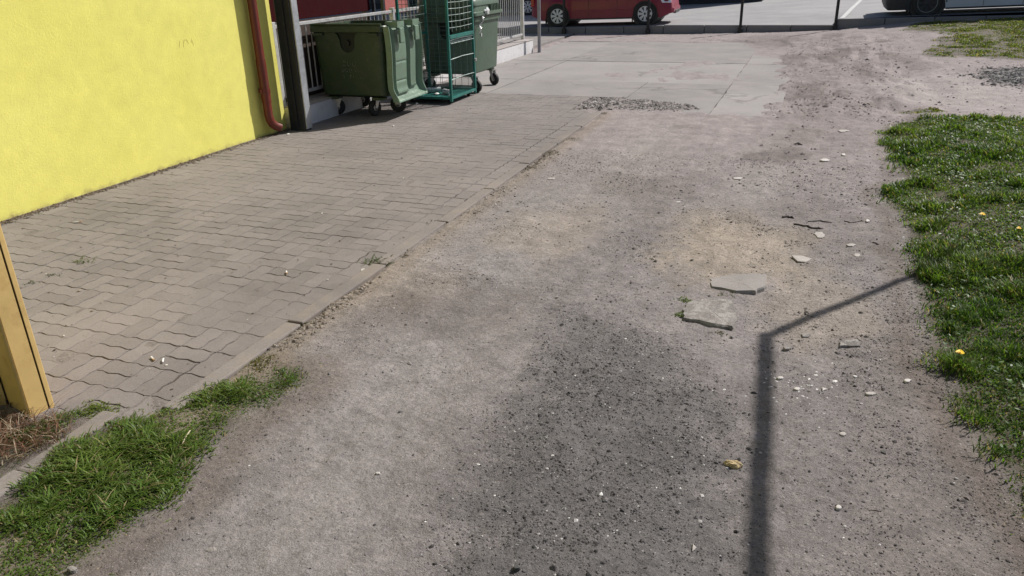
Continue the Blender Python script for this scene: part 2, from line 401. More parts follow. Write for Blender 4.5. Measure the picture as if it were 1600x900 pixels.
# ------------------------------------------------------------------ car park behind the kerb
lx = ax([(-60, -14, 6), (-14, .3, .5), (.3, 4, .12), (4, 80, 5)]); ly = np.array([19.46, 19.8, 20.2, 20.6, 21, 21.5, 22, 23, 24, 26, 28, 31, 36, 45, 60, 120, 400])
X, Y = np.meshgrid(lx, ly); a, b_ = X.ravel(), Y.ravel(); zz = lotz(a, b_) + .02*fbm(a, b_, .3, 3, 4)*sst(19.5, 24, b_)
I = np.arange(len(lx)*len(ly)).reshape(len(ly), len(lx))
F = np.stack([I[:-1, :-1].ravel(), I[:-1, 1:].ravel(), I[1:, 1:].ravel(), I[1:, :-1].ravel()], 1)
lot = mesh_np('car_park', np.stack([a, b_, zz], 1), [F], M_lot, None, True); tag(lot, kind='structure')
fg = MB(); fg.bx(-400, 400, -400, 400, -1.2, -.4); o = fg.build('far_ground', dirt_material('far_soil', False)); tag(o, kind='structure')
M_paint = simple('worn_white_paint', (.48, .48, .47), .7, var=.2, scale=12, bumpd=0, coord='pos')
mb = MB(); pp = []
for i in range(14):
    y = 19.5+i*.75; x = .44+.086*(y-19.5)
    pp.append([(x, y, .337+.035*(x-.42)), (x+.10, y, .337+.035*(x+.1-.42))])
for i in range(13): mb.add([pp[i][0], pp[i][1], pp[i+1][1], pp[i+1][0]], [(0, 1, 2, 3)])
# lift clear of the undulating lot
for i, v in enumerate(mb.v): mb.v[i] = (v[0], v[1], float(lotz(np.array(v[0]), np.array(v[1]))) + float(.02*fbm(v[0], v[1], .3, 3, 4)*sst(19.5, 24, v[1])) + .006)
o = mb.build('painted_line', M_paint); tag(o, kind='structure')

kerb = empty('kerb', (0, 19.4, 0)); tag(kerb, kind='structure')
x = -14.0
while x < 16:
    L = .96; jit = random.uniform(-.006, .006)
    xm = x+L/2
    top = float(np.interp(xm, [-14, -6, -3, .4, .42, 16], [.105, .145, .205, .205, .335, .62]))
    top2 = float(np.interp(x+L, [-14, -6, -3, .4, .42, 16], [.105, .145, .205, .205, .335, .62]))
    if x < .4 < x+L: L = .4-x; top2 = top = .205
    top1 = 2*top-top2
    k = MB(); g_ = .006
    k.add([(x+g_, -.07+jit, -.3), (x+L-g_, -.07+jit, -.3), (x+L-g_, .06, -.3), (x+g_, .06, -.3), (x+g_, -.06+jit, top1), (x+L-g_, -.06+jit, top2), (x+L-g_, .06, top2), (x+g_, .06, top1)],
          [(0,3,2,1),(4,5,6,7),(0,1,5,4),(1,2,6,5),(2,3,7,6),(3,0,4,7)])
    k.build('kerb_stone', M_gkerb, kerb, bev=.012)
    x += L

# ------------------------------------------------------------------ block pavement
PM = .2055; X0, Y0 = -2.477, 2.707
pave = empty('pavement', (0, 0, 0)); tag(pave, kind='structure')
def outline(w_, h_, inset):
    z_ = .0055; q = PM/2
    def wob(t): 
        f = (t/q) % 1.0
        return z_*(1 if f < .5 else -1)
    def ts(L): return [q*i/4 for i in range(1, int(round(L/q))*4, 2)]
    pts = [(0, 0)] + [(t, wob(t)) for t in ts(w_)] + [(w_, 0)] + [(w_+wob(t), t) for t in ts(h_)]
    pts += [(w_, h_)] + [(t, h_+wob(t)) for t in reversed(ts(w_))] + [(0, h_)] + [(wob(t), t) for t in reversed(ts(h_))]
    out = []; n = len(pts)
    for i in range(n):
        p0, p1, p2 = [Vector(pts[(i+k) % n]) for k in (-1, 0, 1)]
        d1 = (p1-p0).normalized(); d2 = (p2-p1).normalized()
        nrm = Vector((-(d1.y+d2.y), d1.x+d2.x)).normalized()
        out.append(p1 + nrm*inset)
    return [(p.x-w_/2, p.y-h_/2) for p in out]
def pmesh(w_, h_):
    oA, oB = outline(w_, h_, .0034), outline(w_, h_, .0015); n = len(oA)
    V = [(x, y, 0) for x, y in oA] + [(x, y, -.012) for x, y in oB]
    Fc = [tuple(range(n))] + [(i+n, (i+1) % n+n, (i+1) % n, i) for i in range(n)]
    me = bpy.data.meshes.new('paver'); me.from_pydata(V, [], Fc); me.materials.append(M_paver); return me, V, Fc
PMESH = {'H': pmesh(PM, PM/2), 'V': pmesh(PM/2, PM)}
cells = []
for i in range(-16, 0):
    for j in range(-6, 38):
        x0_, y0_ = X0+i*PM, Y0+j*PM
        if x0_ < -5.62 or y0_ > 10.0 or y0_ < 1.85 or (x0_ > -2.8 and y0_ > 8.9) or float(pitmask(x0_+PM/2, y0_+PM/2)) > .4: continue
        if (i+j) % 2: 
            for k_ in (0, 1): cells.append((x0_+PM/2, y0_+PM*(.25+.5*k_), 'H'))
        else:
            for k_ in (0, 1): cells.append((x0_+PM*(.25+.5*k_), y0_+PM/2, 'V'))
for j in range(-4, 30): cells.append((X0+.066, Y0+(j+.5)*PM, 'E'))
def vis(c):
    d = Vector((c[0], c[1], 0))-Vector((0, 0, H)); w_ = d.dot(Fv)
    if w_ <= 0: return 1e9
    px = 800+FPX*d.dot(Rr)/w_; py = 450-FPX*d.dot(Ur)/w_
    if px < 10 or px > 1600 or py > 905: return 1e6+w_
    if px < 10+ (py-310)*.255 and py > 310: return 1e5+w_
    return w_
cells.sort(key=vis)
bigV, bigF = [], []
def pave_h(x, y): return .005*float(fbm(x, y, 1.1, 3, 77))
for n_, (cx, cy, kd) in enumerate(cells):
    me, V_, F_ = PMESH['V' if kd == 'E' else kd]; sc_ = (1.16, 1, 1) if kd == 'E' else (1, 1, 1)
    loc = Vector((cx+random.gauss(0, .0011), cy+random.gauss(0, .0009), pave_h(cx, cy)+random.uniform(-.0010, .0010)))
    rot = (random.gauss(0, .0032), random.gauss(0, .0032), random.gauss(0, .007))
    if n_ < 300:
        o = bpy.data.objects.new('paver', me); COL.objects.link(o); o.parent = pave; o.location = loc; o.rotation_euler = rot; o.scale = sc_
    else:
        Rm = Matrix.LocRotScale(loc, Matrix.Rotation(rot[2], 3, 'Z') @ Matrix.Rotation(rot[0], 3, 'X') @ Matrix.Rotation(rot[1], 3, 'Y'), Vector(sc_))
        k = len(bigV); bigV += [tuple(Rm @ Vector(p)) for p in V_]; bigF += [tuple(q+k for q in f) for f in F_]
me = bpy.data.meshes.new('pavers'); me.from_pydata(bigV, [], bigF); me.materials.append(M_paver)
o = bpy.data.objects.new('pavers', me); COL.objects.link(o); o.parent = pave; tag(o, kind='stuff')
# sand packed in the joints: level with the blocks in places, washed out, mossy and coloured darker for joint shade in others
jx = np.arange(-5.5, -2.30, .015); jy = np.arange(1.86, 10.3, .015)
X, Y = np.meshgrid(jx, jy); a, b_ = X.ravel(), Y.ravel()
ph = .005*fbm(a, b_, 1.1, 3, 77)
dep = .0045*sst(-.25, .25, fbm(a, b_, 2.1, 5, 90)+.40*fbm(a, b_, 13, 4, 91)-.03)
zz = ph - .0011 - dep - .03*np.maximum(pitmask(a, b_), sst(-2.75, -2.6, a)*sst(8.85, 9.0, b_))
I = np.arange(len(jx)*len(jy)).reshape(len(jy), len(jx))
F = np.stack([I[:-1, :-1].ravel(), I[:-1, 1:].ravel(), I[1:, 1:].ravel(), I[1:, :-1].ravel()], 1)
t_ = sst(.0012, .0032, dep)[:, None]
sc3 = np.array([.195, .172, .158])*(1-t_) + np.array([.085, .068, .054])*t_
o = mesh_np('joint_sand', np.stack([a, b_, zz], 1), [F], M_sand, sc3, True, pave); tag(o, kind='stuff')
# flush edging stones along the paving
edging = empty('edging', (-2.3, 5.5, 0)); tag(edging, kind='structure')
y = 2.02
while y < 8.6:
    L = .86; k = MB(); dx = random.uniform(-.008, .008)
    k.box((dx, y+L/2-5.5, -.055+random.uniform(-.003, .004)), (.092, L-.012, .13), rz=random.uniform(-.006, .006), rx=random.uniform(-.004, .004))
    k.build('edging_stone', M_kerb, edging, bev=.008); y += L
# short raised kerb by the cabinet
sk = empty('garden_kerb', (-2.5, 1.5, 0)); tag(sk, kind='structure')
a0, a1 = Gz(160, 652, .012), Gz(0, 761, .012)
dv = (a1-a0).normalized(); pos_ = a0.copy(); pos_ = a0 - dv*.05
for i in range(3):
    L = .55 if i else .42; c = pos_+dv*(L/2); k = MB()
    k.box((c.x+2.5, c.y-1.5, -.053+.003*i), (.085, L-.006, .13), rz=math.atan2(dv.y, dv.x)+PI/2+.01*i, rx=.01)
    k.build('kerb_stone', M_kerb, sk, bev=.01); pos_ = pos_+dv*L

# ------------------------------------------------------------------ concrete slabs
apron = empty('concrete_apron', (-2.5, 13, 0)); tag(apron, kind='structure')
def slab(x0, x1, y0, y1, z=0.0):
    k = MB(); g_ = .008; n = 14
    def edge(ax_, a, b, c, s):      # slightly chipped outline
        r = []
        for i in range(n):
            t = a+(b-a)*i/n; j = float(fbm(t*7, c*3+s, 1.0, 3, 5))*.014
            r.append((t, c+j) if ax_ == 'x' else (c+j, t))
        return r
    ring = edge('x', x0+g_, x1-g_, y0+g_, 1) + edge('y', y0+g_, y1-g_, x1-g_, 2) + edge('x', x1-g_, x0+g_, y1-g_, 3) + edge('y', y1-g_, y0+g_, x0+g_, 4)
    cx, cy = (x0+x1)/2, (y0+y1)/2; tx, ty = random.uniform(-.0015, .0015), random.uniform(-.0015, .0015)
    zf = lambda x, y: z+(x-cx)*tx+(y-cy)*ty
    top = [(x+2.5, y-13, zf(x, y)) for x, y in ring]; bot = [(x+2.5, y-13, -.12) for x, y in ring]
    k.loft([bot, top]); return k.build('concrete_slab', M_slab, apron)
xsA = [-5.28, -4.19, -1.04, -.28]
rows = [10.04, 11.42, 13.85, 17.35]
for i in range(3):
    for j in range(3):
        if i == 2 and j == 0: slab(xsA[i], xsA[i+1], 8.9, rows[1], .002)
        elif i == 1 and j == 0:
            slab(xsA[1], -2.22, rows[0], rows[1]); slab(-2.22, xsA[2], 8.9, rows[1], .001)
        else: slab(xsA[i], xsA[i+1], rows[j], rows[j+1], random.uniform(-.003, .004))
for j, (a, b) in enumerate(((17.35, 19.33),)):
    slab(-5.28, -4.19, a, b, .003)
slab(-9.2, -5.66, 15.6, 19.33, .0)

# ------------------------------------------------------------------ stones, clods
def pebbles(name, x, y, r, cols, zs=None, flat=.6, sink=.25, mat_=None, parent=None, irregular=.35, label=None):
    n = len(x)
    base = np.array([(1,0,0),(.3,.95,0),(-.8,.58,0),(-.8,-.58,0),(.3,-.95,0),(.15,.1,.8),(-.25,-.2,.72),(0,0,-.6)], float)
    fc = np.array([(0,1,5),(1,2,5),(2,6,5),(2,3,6),(3,4,6),(4,5,6),(4,0,5),(1,0,7),(2,1,7),(3,2,7),(4,3,7),(0,4,7)])
    B = base[None]*(1+irregular*rng.uniform(-1, 1, (n, 8, 1)))
    B[:, :, 2] *= flat*rng.uniform(.6, 1.4, (n, 1)); B[:, :, 0] *= rng.uniform(.7, 1.5, (n, 1))
    an = rng.uniform(0, 2*PI, n); c, s = np.cos(an)[:, None], np.sin(an)[:, None]
    bx, by = B[:, :, 0]*c-B[:, :, 1]*s, B[:, :, 0]*s+B[:, :, 1]*c
    z = hdirt(x, y) if zs is None else zs
    V = np.stack([bx*r[:, None]+x[:, None], by*r[:, None]+y[:, None], B[:, :, 2]*r[:, None]+(z+r*flat*(.5-sink))[:, None]], 2).reshape(-1, 3)
    F = (fc[None]+8*np.arange(n)[:, None, None]).reshape(-1, 3)
    o = mesh_np(name, V, [F], mat_ or M_stone, np.repeat(cols, 8, 0), False, parent); tag(o, kind='stuff', label=label); return o
M_stone, t_, b_s = mat('loose_stone')
a_ = t_.nodes.new('ShaderNodeAttribute'); a_.attribute_name = 'Col'
cc = mix(t_, 'MULTIPLY', 1.0, a_.outputs['Color'], ramp(t_, noise(t_, pos(t_), 300, 3), [(.3, .8), (.7, 1.15)]))
t_.links.new(cc, b_s.inputs['Base Color']); b_s.inputs['Roughness'].default_value = .9; b_s.inputs['Specular IOR Level'].default_value = .3
def sample(n, x0, x1, y0, y1, dens):
    """rejection sample; more tries close to the camera"""
    x = rng.uniform(x0, x1, n); y = y0+(y1-y0)*rng.uniform(0, 1, n)**1.35
    k = rng.uniform(0, 1, n) < dens(x, y); return x[k], y[k]
def dens_clod(x, y):
    P = Gp([(870,455),(960,500),(1075,550),(1120,640),(1150,740),(1160,910),(690,910),(730,800),(745,730),(790,640),(830,560)])
    d = sdist(x, y, P) + .16*fbm(x, y, 3.2, 5, 71)
    r = .10 + .9*sst(-.16, .22, d)*(1-.5*sst(2.5, 3.9, y))
    r = r + .45*sst(.05, .5, x)*(1-sst(3.6, 5, y)) + .25*sst(.45, .8, fbm(x, y, 2.2, 4, 99)+.3)
    r = r*(1-.7*np.exp(-((x+1.35)/.3)**2)*(1-sst(4, 6, y)))
    r = r*(.35+.65*sst(-.5, .5, fbm(x, y, 6, 3, 98)))
    r = np.where(sdist(x, y, P_right) > .05, .1*r, r); r = np.where(sdist(x, y, P_left) > .02, .1*r, r)
    return r*(1-.9*sunk(x, y))
x, y = sample(420000, -2.3, 1.2, .9, 7.0, dens_clod); n = len(x)
r = np.clip(rng.lognormal(math.log(.0020), .50, n), .0010, .010)*(1+.10*(y-2).clip(0))
tone = rng.uniform(0, 1, n)[:, None]
c = soilcol(x, y)[0]*(.5+.75*rng.uniform(0, 1, n)[:, None])
lt = rng.uniform(0, 1, n) < .05; c[lt] = rng.uniform(.3, .5, (lt.sum(), 1))*np.array([1, .95, .9])
wh = rng.uniform(0, 1, n) < .003; c[wh] = np.array([.72, .70, .66])
dk = rng.uniform(0, 1, n) < .36; c[dk] *= .42
pebbles('gravel', x, y, r, c)
# coarser clods in the rough far part and the two patches of chippings
x, y = sample(22000, -.5, 2.8, 6.0, 17.5, lambda x, y: .08+.5*boxm(x, y, -.3, 1.2, 8.5, 17, .4)*sst(-.1, .5, fbm(x, y, 2.0, 4, 31))); n = len(x)
k = (sdist(x, y, P_right) < 0); x, y = x[k], y[k]; n = len(x)
pebbles('loose_clods', x, y, np.clip(rng.lognormal(math.log(.008), .5, n), .003, .035), soilcol(x, y)[0]*rng.uniform(.55, 1.15, (n, 1)))
x = rng.uniform(-3.1, -1.0, 12000); y = rng.uniform(8.8, 10.3, 12000); k = rng.uniform(0, 1, 12000) < pitmask(x, y)**.7*sst(-.5, .2, fbm(x, y, 4, 3, 62)); x, y = x[k], y[k]; n = len(x)
pebbles('pothole_chippings', x, y, np.clip(rng.lognormal(math.log(.0068), .65, n), .002, .035), rng.uniform(.12, .36, (n, 1))*np.array([1.06, .96, .90]))
c0 = G(1590, 122); n = 9000; x = rng.normal(c0.x+.42, .38, n); y = rng.normal(c0.y, .38, n); rr = np.exp(-((x-c0.x-.42)/.5)**2-((y-c0.y)/.5)**2)
pebbles('rubble_heap', x, y, np.clip(rng.lognormal(math.log(.009), .6, n), .004, .045), rng.uniform(.08, .32, (n, 1))*np.array([1.04, .98, .93]), zs=hdirt(x, y)+.06*rr*rng.uniform(.2, 1, n))
# white chips scattered on the track, fine litter on the paving
cx_ = [(1250+random.gauss(0, 42), 602+random.gauss(0, 17)) for _ in range(60)] + [(random.uniform(560, 1400), random.uniform(230, 880)) for _ in range(45)] + [(random.uniform(780, 1300), random.uniform(200, 330)) for _ in range(30)]
pp = [G(a, b) for a, b in cx_]; x = np.array([p.x for p in pp]); y = np.array([p.y for p in pp]); n = len(x)
pebbles('pale_chips', x, y, np.clip(rng.lognormal(math.log(.0035), .4, n), .002, .008)*(1+.12*(y-2)), np.tile([.72, .70, .66], (n, 1))*rng.uniform(.7, 1, (n, 1)), flat=.35)
x, y = rng.uniform(-5.4, -2.3, 1500), 2+7.5*rng.uniform(0, 1, 1500)**1.2; n = 1500
c = np.tile([.16, .13, .10], (n, 1))*rng.uniform(.3, 1.6, (n, 1)); w_ = rng.uniform(0, 1, n) < .06; c[w_] = (.6, .58, .52)
pebbles('paving_grit', x, y, np.clip(rng.lognormal(math.log(.0028), .5, n), .0012, .010), c, zs=np.zeros(n)+.001, flat=.5)
# crumbs and soil gathered along wall foot and edging
x = rng.normal(-2.20, .035, 5000); y = rng.uniform(2.6, 9.0, 5000); k = fbm(x, y, 3.5, 4, 12) > .14; x, y = x[k], y[k]; n = len(x)
pebbles('edge_soil', x, y, np.clip(rng.lognormal(math.log(.0045), .6, n), .0015, .018), np.tile([.20, .168, .135], (n, 1))*rng.uniform(.5, 1.4, (n, 1)))
x = -5.44+np.abs(rng.normal(0, .04, 3000)); y = rng.uniform(3.2, 7.2, 3000); n = 3000
pebbles('wall_foot_soil', x, y, np.clip(rng.lognormal(math.log(.005), .5, n), .002, .014), np.tile([.13, .10, .075], (n, 1))*rng.uniform(.4, 1.4, (n, 1)), zs=np.zeros(n)+.001)

# ------------------------------------------------------------------ grass
def leafmat(name, trans=.42, rough_=.45):
    m, t, b = mat(name); a = t.nodes.new('ShaderNodeAttribute'); a.attribute_name = 'Col'
    t.links.new(a.outputs['Color'], b.inputs['Base Color']); b.inputs['Roughness'].default_value = rough_; b.inputs['Specular IOR Level'].default_value = .22
    tr = t.nodes.new('ShaderNodeBsdfTranslucent'); t.links.new(mix(t, 'MULTIPLY', 1.0, a.outputs['Color'], (1.5, 1.6, .7)), tr.inputs['Color'])
    ms = t.nodes.new('ShaderNodeMixShader'); ms.inputs[0].default_value = trans
    out = t.nodes['Material Output']; t.links.new(b.outputs[0], ms.inputs[1]); t.links.new(tr.outputs[0], ms.inputs[2]); t.links.new(ms.outputs[0], out.inputs[0])
    return m
M_grass = leafmat('grass_blade'); M_dry = leafmat('dry_blade', .2, .7)
def blades(name, x, y, h, wd, cols, m, lean=.6, curl=.5, z=None):
    n = len(x); an = rng.uniform(0, 2*PI, n); L = h*rng.uniform(.3, 1.0, n)*lean
    dx, dy = np.cos(an), np.sin(an); sx, sy = -dy, dx
    z0 = (hdirt(x, y) if z is None else z)-.004
    def P(t, f, wf, s): # along blade
        off = L*(t**(1+curl)); zz = z0+h*(t-.45*lean*t*t)
        return np.stack([x+dx*off+s*sx*wd*wf, y+dy*off+s*sy*wd*wf, zz+s*wd*.25*wf], 1)
    V = np.stack([P(0, 0, .8, -1), P(0, 0, .8, 1), P(.4, 0, 1, -1), P(.4, 0, 1, 1), P(.75, 0, .7, -1), P(.75, 0, .7, 1), P(1.0, 0, 0, 1)], 1).reshape(-1, 3)
    k = 7*np.arange(n)[:, None]
    Q = np.concatenate([k+np.array([[0, 1, 3, 2]]), k+np.array([[2, 3, 5, 4]])]); T = k+np.array([[4, 5, 6]])
    shade = np.tile(np.array([.55, .55, .9, .9, 1.05, 1.05, 1.1]), n)[:, None]*0+1
    return mesh_np(name, V, [Q, T], m, np.repeat(cols, 7, 0)*shade, True)
def gcols(n, x, y, kind=0):
    g1 = np.array([.052, .125, .018]); g2 = np.array([.125, .200, .034]); g3 = np.array([.22, .20, .08]); dry = np.array([.30, .24, .13])
    t = (.5+.5*fbm(x, y, 2.2, 3, 66))[:, None]; r = rng.uniform(0, 1, (n, 1))
    c = g1*(1-t)+g2*t; c = c*(1-.35*r)+g3*.35*r*t
    if kind == 1: c = c*.35+np.array([.16, .13, .055])*.65*rng.uniform(.6, 1.2, (n, 1))
    if kind == 2: c = c*.6+np.array([.13, .145, .03])*.4
    d = rng.uniform(0, 1, n) < (.09 if kind == 0 else .25); c[d] = dry*rng.uniform(.6, 1.1, (d.sum(), 1))
    return c*rng.uniform(.5, 1.4, (n, 1))
def scatter(P, dens, box=None, feather=.15, nz=.12, s=0):
    xs_ = [p[0] for p in P]; ys_ = [p[1] for p in P]
    x0, x1, y0, y1 = box or (min(xs_), max(xs_), min(ys_), max(ys_))
    n = int((x1-x0)*(y1-y0)*dens); x = rng.uniform(x0-.1, x1+.05, n); y = rng.uniform(y0-.05, y1+.1, n)
    d = sdist(x, y, P)+nz*fbm(x, y, 6, 4, 200+s)
    k = rng.uniform(0, 1, n) < sst(-.03, feather, d)**1.3*(.25+.75*sst(-.75, .0, fbm(x, y, 5, 3, 210+s)))*sst(-.72, -.36, fbm(x, y, 3.2, 4, 230+s))
    return x[k], y[k], d[k]
def lawn(name, P, dens, box, hh, label, kind=0, wd=.0017, s=0, lean=.8, **kw):
    x, y, d = scatter(P, dens, box, s=s, **kw); n = len(x)
    tuft = sst(-.35, .6, fbm(x, y, 4.5, 3, 300+s))
    h = hh*(.30+1.25*tuft**1.4)*rng.uniform(.45, 1.3, n)*(.5+.5*sst(0, .15, d))
    o = blades(name, x, y, h, wd*rng.uniform(.7, 1.4, n)*(1+.10*np.clip(y-3, 0, 20)), gcols(n, x, y, kind), M_grass, lean=lean)
    tag(o, label, 'grass', kind='stuff'); return o
lawn('grass', P_right, 26000, (.5, 1.9, .8, 4.6), .075, 'lush green grass bank along the right side of the track', wd=.0022, s=1)
lawn('grass', P_right, 11000, (.5, 2.6, 4.6, 9.7), .07, 'green grass further up the right bank near the bare path', wd=.0026, s=2)
lawn('grass', P_right, 9000, (1.9, 4.6, -.5, 4.6), .065, 'green grass farther right on the bank, outside the near edge', wd=.003, s=3)
lawn('grass', P_right, 6500, (2.6, 5.5, 4.6, 9.5), .065, 'green grass farther right on the bank, in its upper half', wd=.0035, s=10)
lawn('grass', P_left, 29000, (-2.7, -1.65, .5, 2.8), .062, 'dark green grass patch between the small kerb and the track', wd=.0021, s=4, lean=1.15, feather=.07, nz=.07)
lawn('grass', P_moss, 42000, None, .026, 'brownish moss and short grass at the paving corner', kind=1, wd=.002, s=5, feather=.04, nz=.05)
lawn('grass', P_back, 30000, (-3.3, -2.45, .9, 2.0), .035, 'green grass strip between small kerb and ochre cabinet', wd=.0019, s=6, feather=.06, nz=.05)
lawn('grass', P_far, 4200, (1.3, 9.5, 14.3, 19.3), .035, 'yellow green grass on the slope below the silver van', kind=2, wd=.0028, s=7, nz=.28, feather=.3)
lawn('grass', P_strip, 5000, None, .03, 'thin strip of grass beside the pale bare path', kind=2, wd=.004, s=8, feather=.08, nz=.1)
P_cor = Gp([(1500,690),(1530,735),(1560,790),(1600,830)]) + [(1.3, 2.0), (1.3, 3.0)]
lawn('grass', P_cor, 16000, (.5, 1.4, 2.0, 3.0), .05, 'pale thin grass at the lower right corner of the picture', kind=2, wd=.002, s=9, feather=.2, lean=1.2)
# broad leaves among the grass (clover, dandelion leaves)
def leaves(name, x, y, r, cols, zo, label):
    n = len(x); an = rng.uniform(0, 2*PI, n); tl = rng.uniform(-.5, .5, (n, 2))
    sh = np.array([(0, 0), (.45, .30), (1, .32), (1.5, 0), (1, -.32), (.45, -.30)])
    c, s = np.cos(an)[:, None], np.sin(an)[:, None]
    bx, by = sh[None, :, 0]*c-sh[None, :, 1]*s, sh[None, :, 0]*s+sh[None, :, 1]*c
    z = (hdirt(x, y)+zo)[:, None]+(bx*tl[:, :1]+by*tl[:, 1:])*r[:, None]
    V = np.stack([x[:, None]+bx*r[:, None], y[:, None]+by*r[:, None], z], 2).reshape(-1, 3)
    F = 6*np.arange(n)[:, None]+np.array([[0, 1, 2, 3, 4, 5]])
    o = mesh_np(name, V, [F], M_grass, np.repeat(cols, 6, 0), False); tag(o, label, 'leaves', kind='stuff'); return o
x, y, d = scatter(P_right, 1500, (.6, 2.2, 1.8, 9.4), s=30); k = (d > .1) & (fbm(x, y, 3, 3, 44) > -.05); x, y = x[k], y[k]; n = len(x)
leaves('weed_leaves', x, y, rng.uniform(.006, .014, n)*(1+.05*y), np.array([.10, .17, .05])*rng.uniform(.6, 1.3, (n, 1)), rng.uniform(.005, .045, n), 'small broad weed leaves among the grass of the right bank')
for nm_, Pq, bx_, cnt, lb in (('left', P_left, (-2.6, -1.5, 1.0, 2.9), 2600, 'scraps of dead straw lying on the soil beside the left grass'), ('right', P_right, (.3, 1.2, 1.5, 8.8), 3800, 'scraps of dead straw lying along the edge of the right grass')):
    x = rng.uniform(bx_[0], bx_[1], cnt*4); y = rng.uniform(bx_[2], bx_[3], cnt*4); d = sdist(x, y, Pq); k = rng.uniform(0, 1, len(x)) < np.exp(-((d+.02)/.09)**2)*.5; x, y = x[k], y[k]; n = len(x)
    c = np.array([.30, .24, .15])*rng.uniform(.25, 1.2, (n, 1)); k = rng.uniform(0, 1, n) < .4; c[k] = np.array([.10, .14, .04])*rng.uniform(.7, 1.3, (k.sum(), 1))
    o = blades('dead_straw', x, y, rng.uniform(.004, .022, n), rng.uniform(.0010, .0022, n), c, M_dry, lean=2.6, curl=.1); tag(o, lb, 'straw', kind='stuff')
# dry brown weeds round the ochre cabinet
Pd = Gp([(0,640),(40,662),(95,652),(120,655),(105,690),(60,712),(0,740)]) + [(-3.2, 1.4), (-3.2, 1.75)]
x, y, d = scatter(Pd, 14000, None, s=31, feather=.05); n = len(x)
c = np.array([.15, .080, .050])*rng.uniform(.3, 1.5, (n, 1)); k = rng.uniform(0, 1, n) < .18; c[k] = np.array([.42, .34, .24])*rng.uniform(.7, 1.1, (k.sum(), 1))
o = blades('dry_weeds', x, y, rng.uniform(.02, .13, n), rng.uniform(.0008, .0018, n), c, M_dry, lean=1.4, curl=1.2); tag(o, 'tangle of dry reddish brown weed stalks at the foot of the ochre cabinet', 'dry weeds', kind='stuff')
# little green weeds rooted in joints
def weed(px, py, label, n=34, sp=.035, hh=.035, col=(.09, .12, .04)):
    p = Gz(px, py, 0); x = rng.normal(p.x, sp, n); y = rng.normal(p.y, sp*.7, n)
    o = blades('weed', x-p.x, y-p.y, rng.uniform(.4, 1.2, n)*hh, rng.uniform(.0015, .0035, n), np.array(col)*rng.uniform(.6, 1.4, (n, 1)), M_grass, lean=1.5, curl=.3, z=np.zeros(n))
    o.location = (p.x, p.y, .002); tag(o, label, 'weed', 'weeds growing in joints'); return o
weed(130, 409, 'small tuft of weed in the paving left of the long joint')
weed(80, 430, 'tiny dark weed in the paving joint near the ochre cabinet', 16, .02, .02, (.05, .06, .03))
weed(47, 443, 'tiny weed at the paving joint beside the cabinet edge', 18, .02, .02, (.05, .07, .03))
weed(588, 410, 'leafy weed on the paving edge beside the white stone', 70, .045, .05, (.08, .10, .04))
weed(607, 414, 'low flat weed just right of the leafy weed on the edging', 36, .035, .02, (.11, .12, .05))
weed(684, 347, 'small dark weed on the paving edge halfway up', 26, .04, .03, (.07, .08, .04))
weed(472, 508, 'dark green moss lump at the paving corner', 60, .03, .018, (.06, .06, .02))
weed(1070, 470, 'green tuft at the upper left rim of the lower broken slab', 60, .022, .025, (.10, .14, .03))
weed(1062, 492, 'thin grass tuft at the left side of the lower broken slab', 40, .018, .02, (.10, .14, .03))
weed(1138, 462, 'short grass between the two broken slabs', 45, .022, .018, (.10, .12, .03))
weed(1128, 522, 'dark weed below the lower broken slab', 24, .018, .014, (.08, .08, .03))
weed(858, 240, 'dark weed tuft on the edging near the far paving', 40, .06, .04, (.08, .08, .04))
weed(822, 262, 'dry weed on the edging below the darker tuft', 40, .05, .03, (.10, .09, .05))
weed(150, 640, 'bright mossy green tuft at the upper end of the small kerb', 160, .045, .028, (.12, .16, .03))

# ------------------------------------------------------------------ broken concrete and litter
def chunk(name, pts, top, thick, m, label, cat, z_off=0.0, tilt=(0, 0), group=None, rough_=.006):
    P = [G(a, b) for a, b in pts]; cx = sum(p.x for p in P)/len(P); cy = sum(p.y for p in P)/len(P)
    ring = []
    n = len(P)
    for i in range(n):
        a, b = P[i], P[(i+1) % n]
        for k in range(4):
            t = k/4; q = a.lerp(b, t); j = (b-a).length*.045
            ring.append((q.x-cx+random.uniform(-j, j), q.y-cy+random.uniform(-j, j)))
    zb = float(hdirt(np.array([cx]), np.array([cy]))[0]) + z_off
    f = lambda x, y: top + x*tilt[0] + y*tilt[1]
    def rg(s, dz, jit=0): return [(x*s+random.uniform(-jit, jit), y*s+random.uniform(-jit, jit), f(x, y)+dz+random.uniform(-jit, jit)*.5) for x, y in ring]
    k = MB(); k.loft([rg(.9, -thick, rough_*.5), rg(1.01, -thick*.5, rough_*.6), rg(1.0, -thick*.12, rough_*.2), rg(.965, 0, rough_*.12), rg(.6, .001, rough_*.18), rg(.2, .001, rough_*.15)])
    o = k.build(name, m); o.location = (cx, cy, zb); tag(o, label, cat, group); return o
M_slabA = concrete('smooth_concrete', (.31, .285, .265), .1, .6, False, (.33, .29, .26), .3)
chunk('concrete_fragment', [(1108,436),(1150,430),(1196,433),(1197,452),(1180,461),(1150,459),(1112,450)], .013, .075, M_slabA, 'flat smooth slab of broken concrete, the upper of two in the track', 'concrete fragment', 0, (.035, -.02))
chunk('concrete_fragment', [(1066,487),(1074,474),(1110,468),(1142,472),(1150,490),(1146,517),(1112,510),(1068,500)], .013, .06, M_frag, 'rough cracked slab of broken concrete, the lower of two in the track', 'concrete fragment', 0, (.015, -.012), rough_=.012)
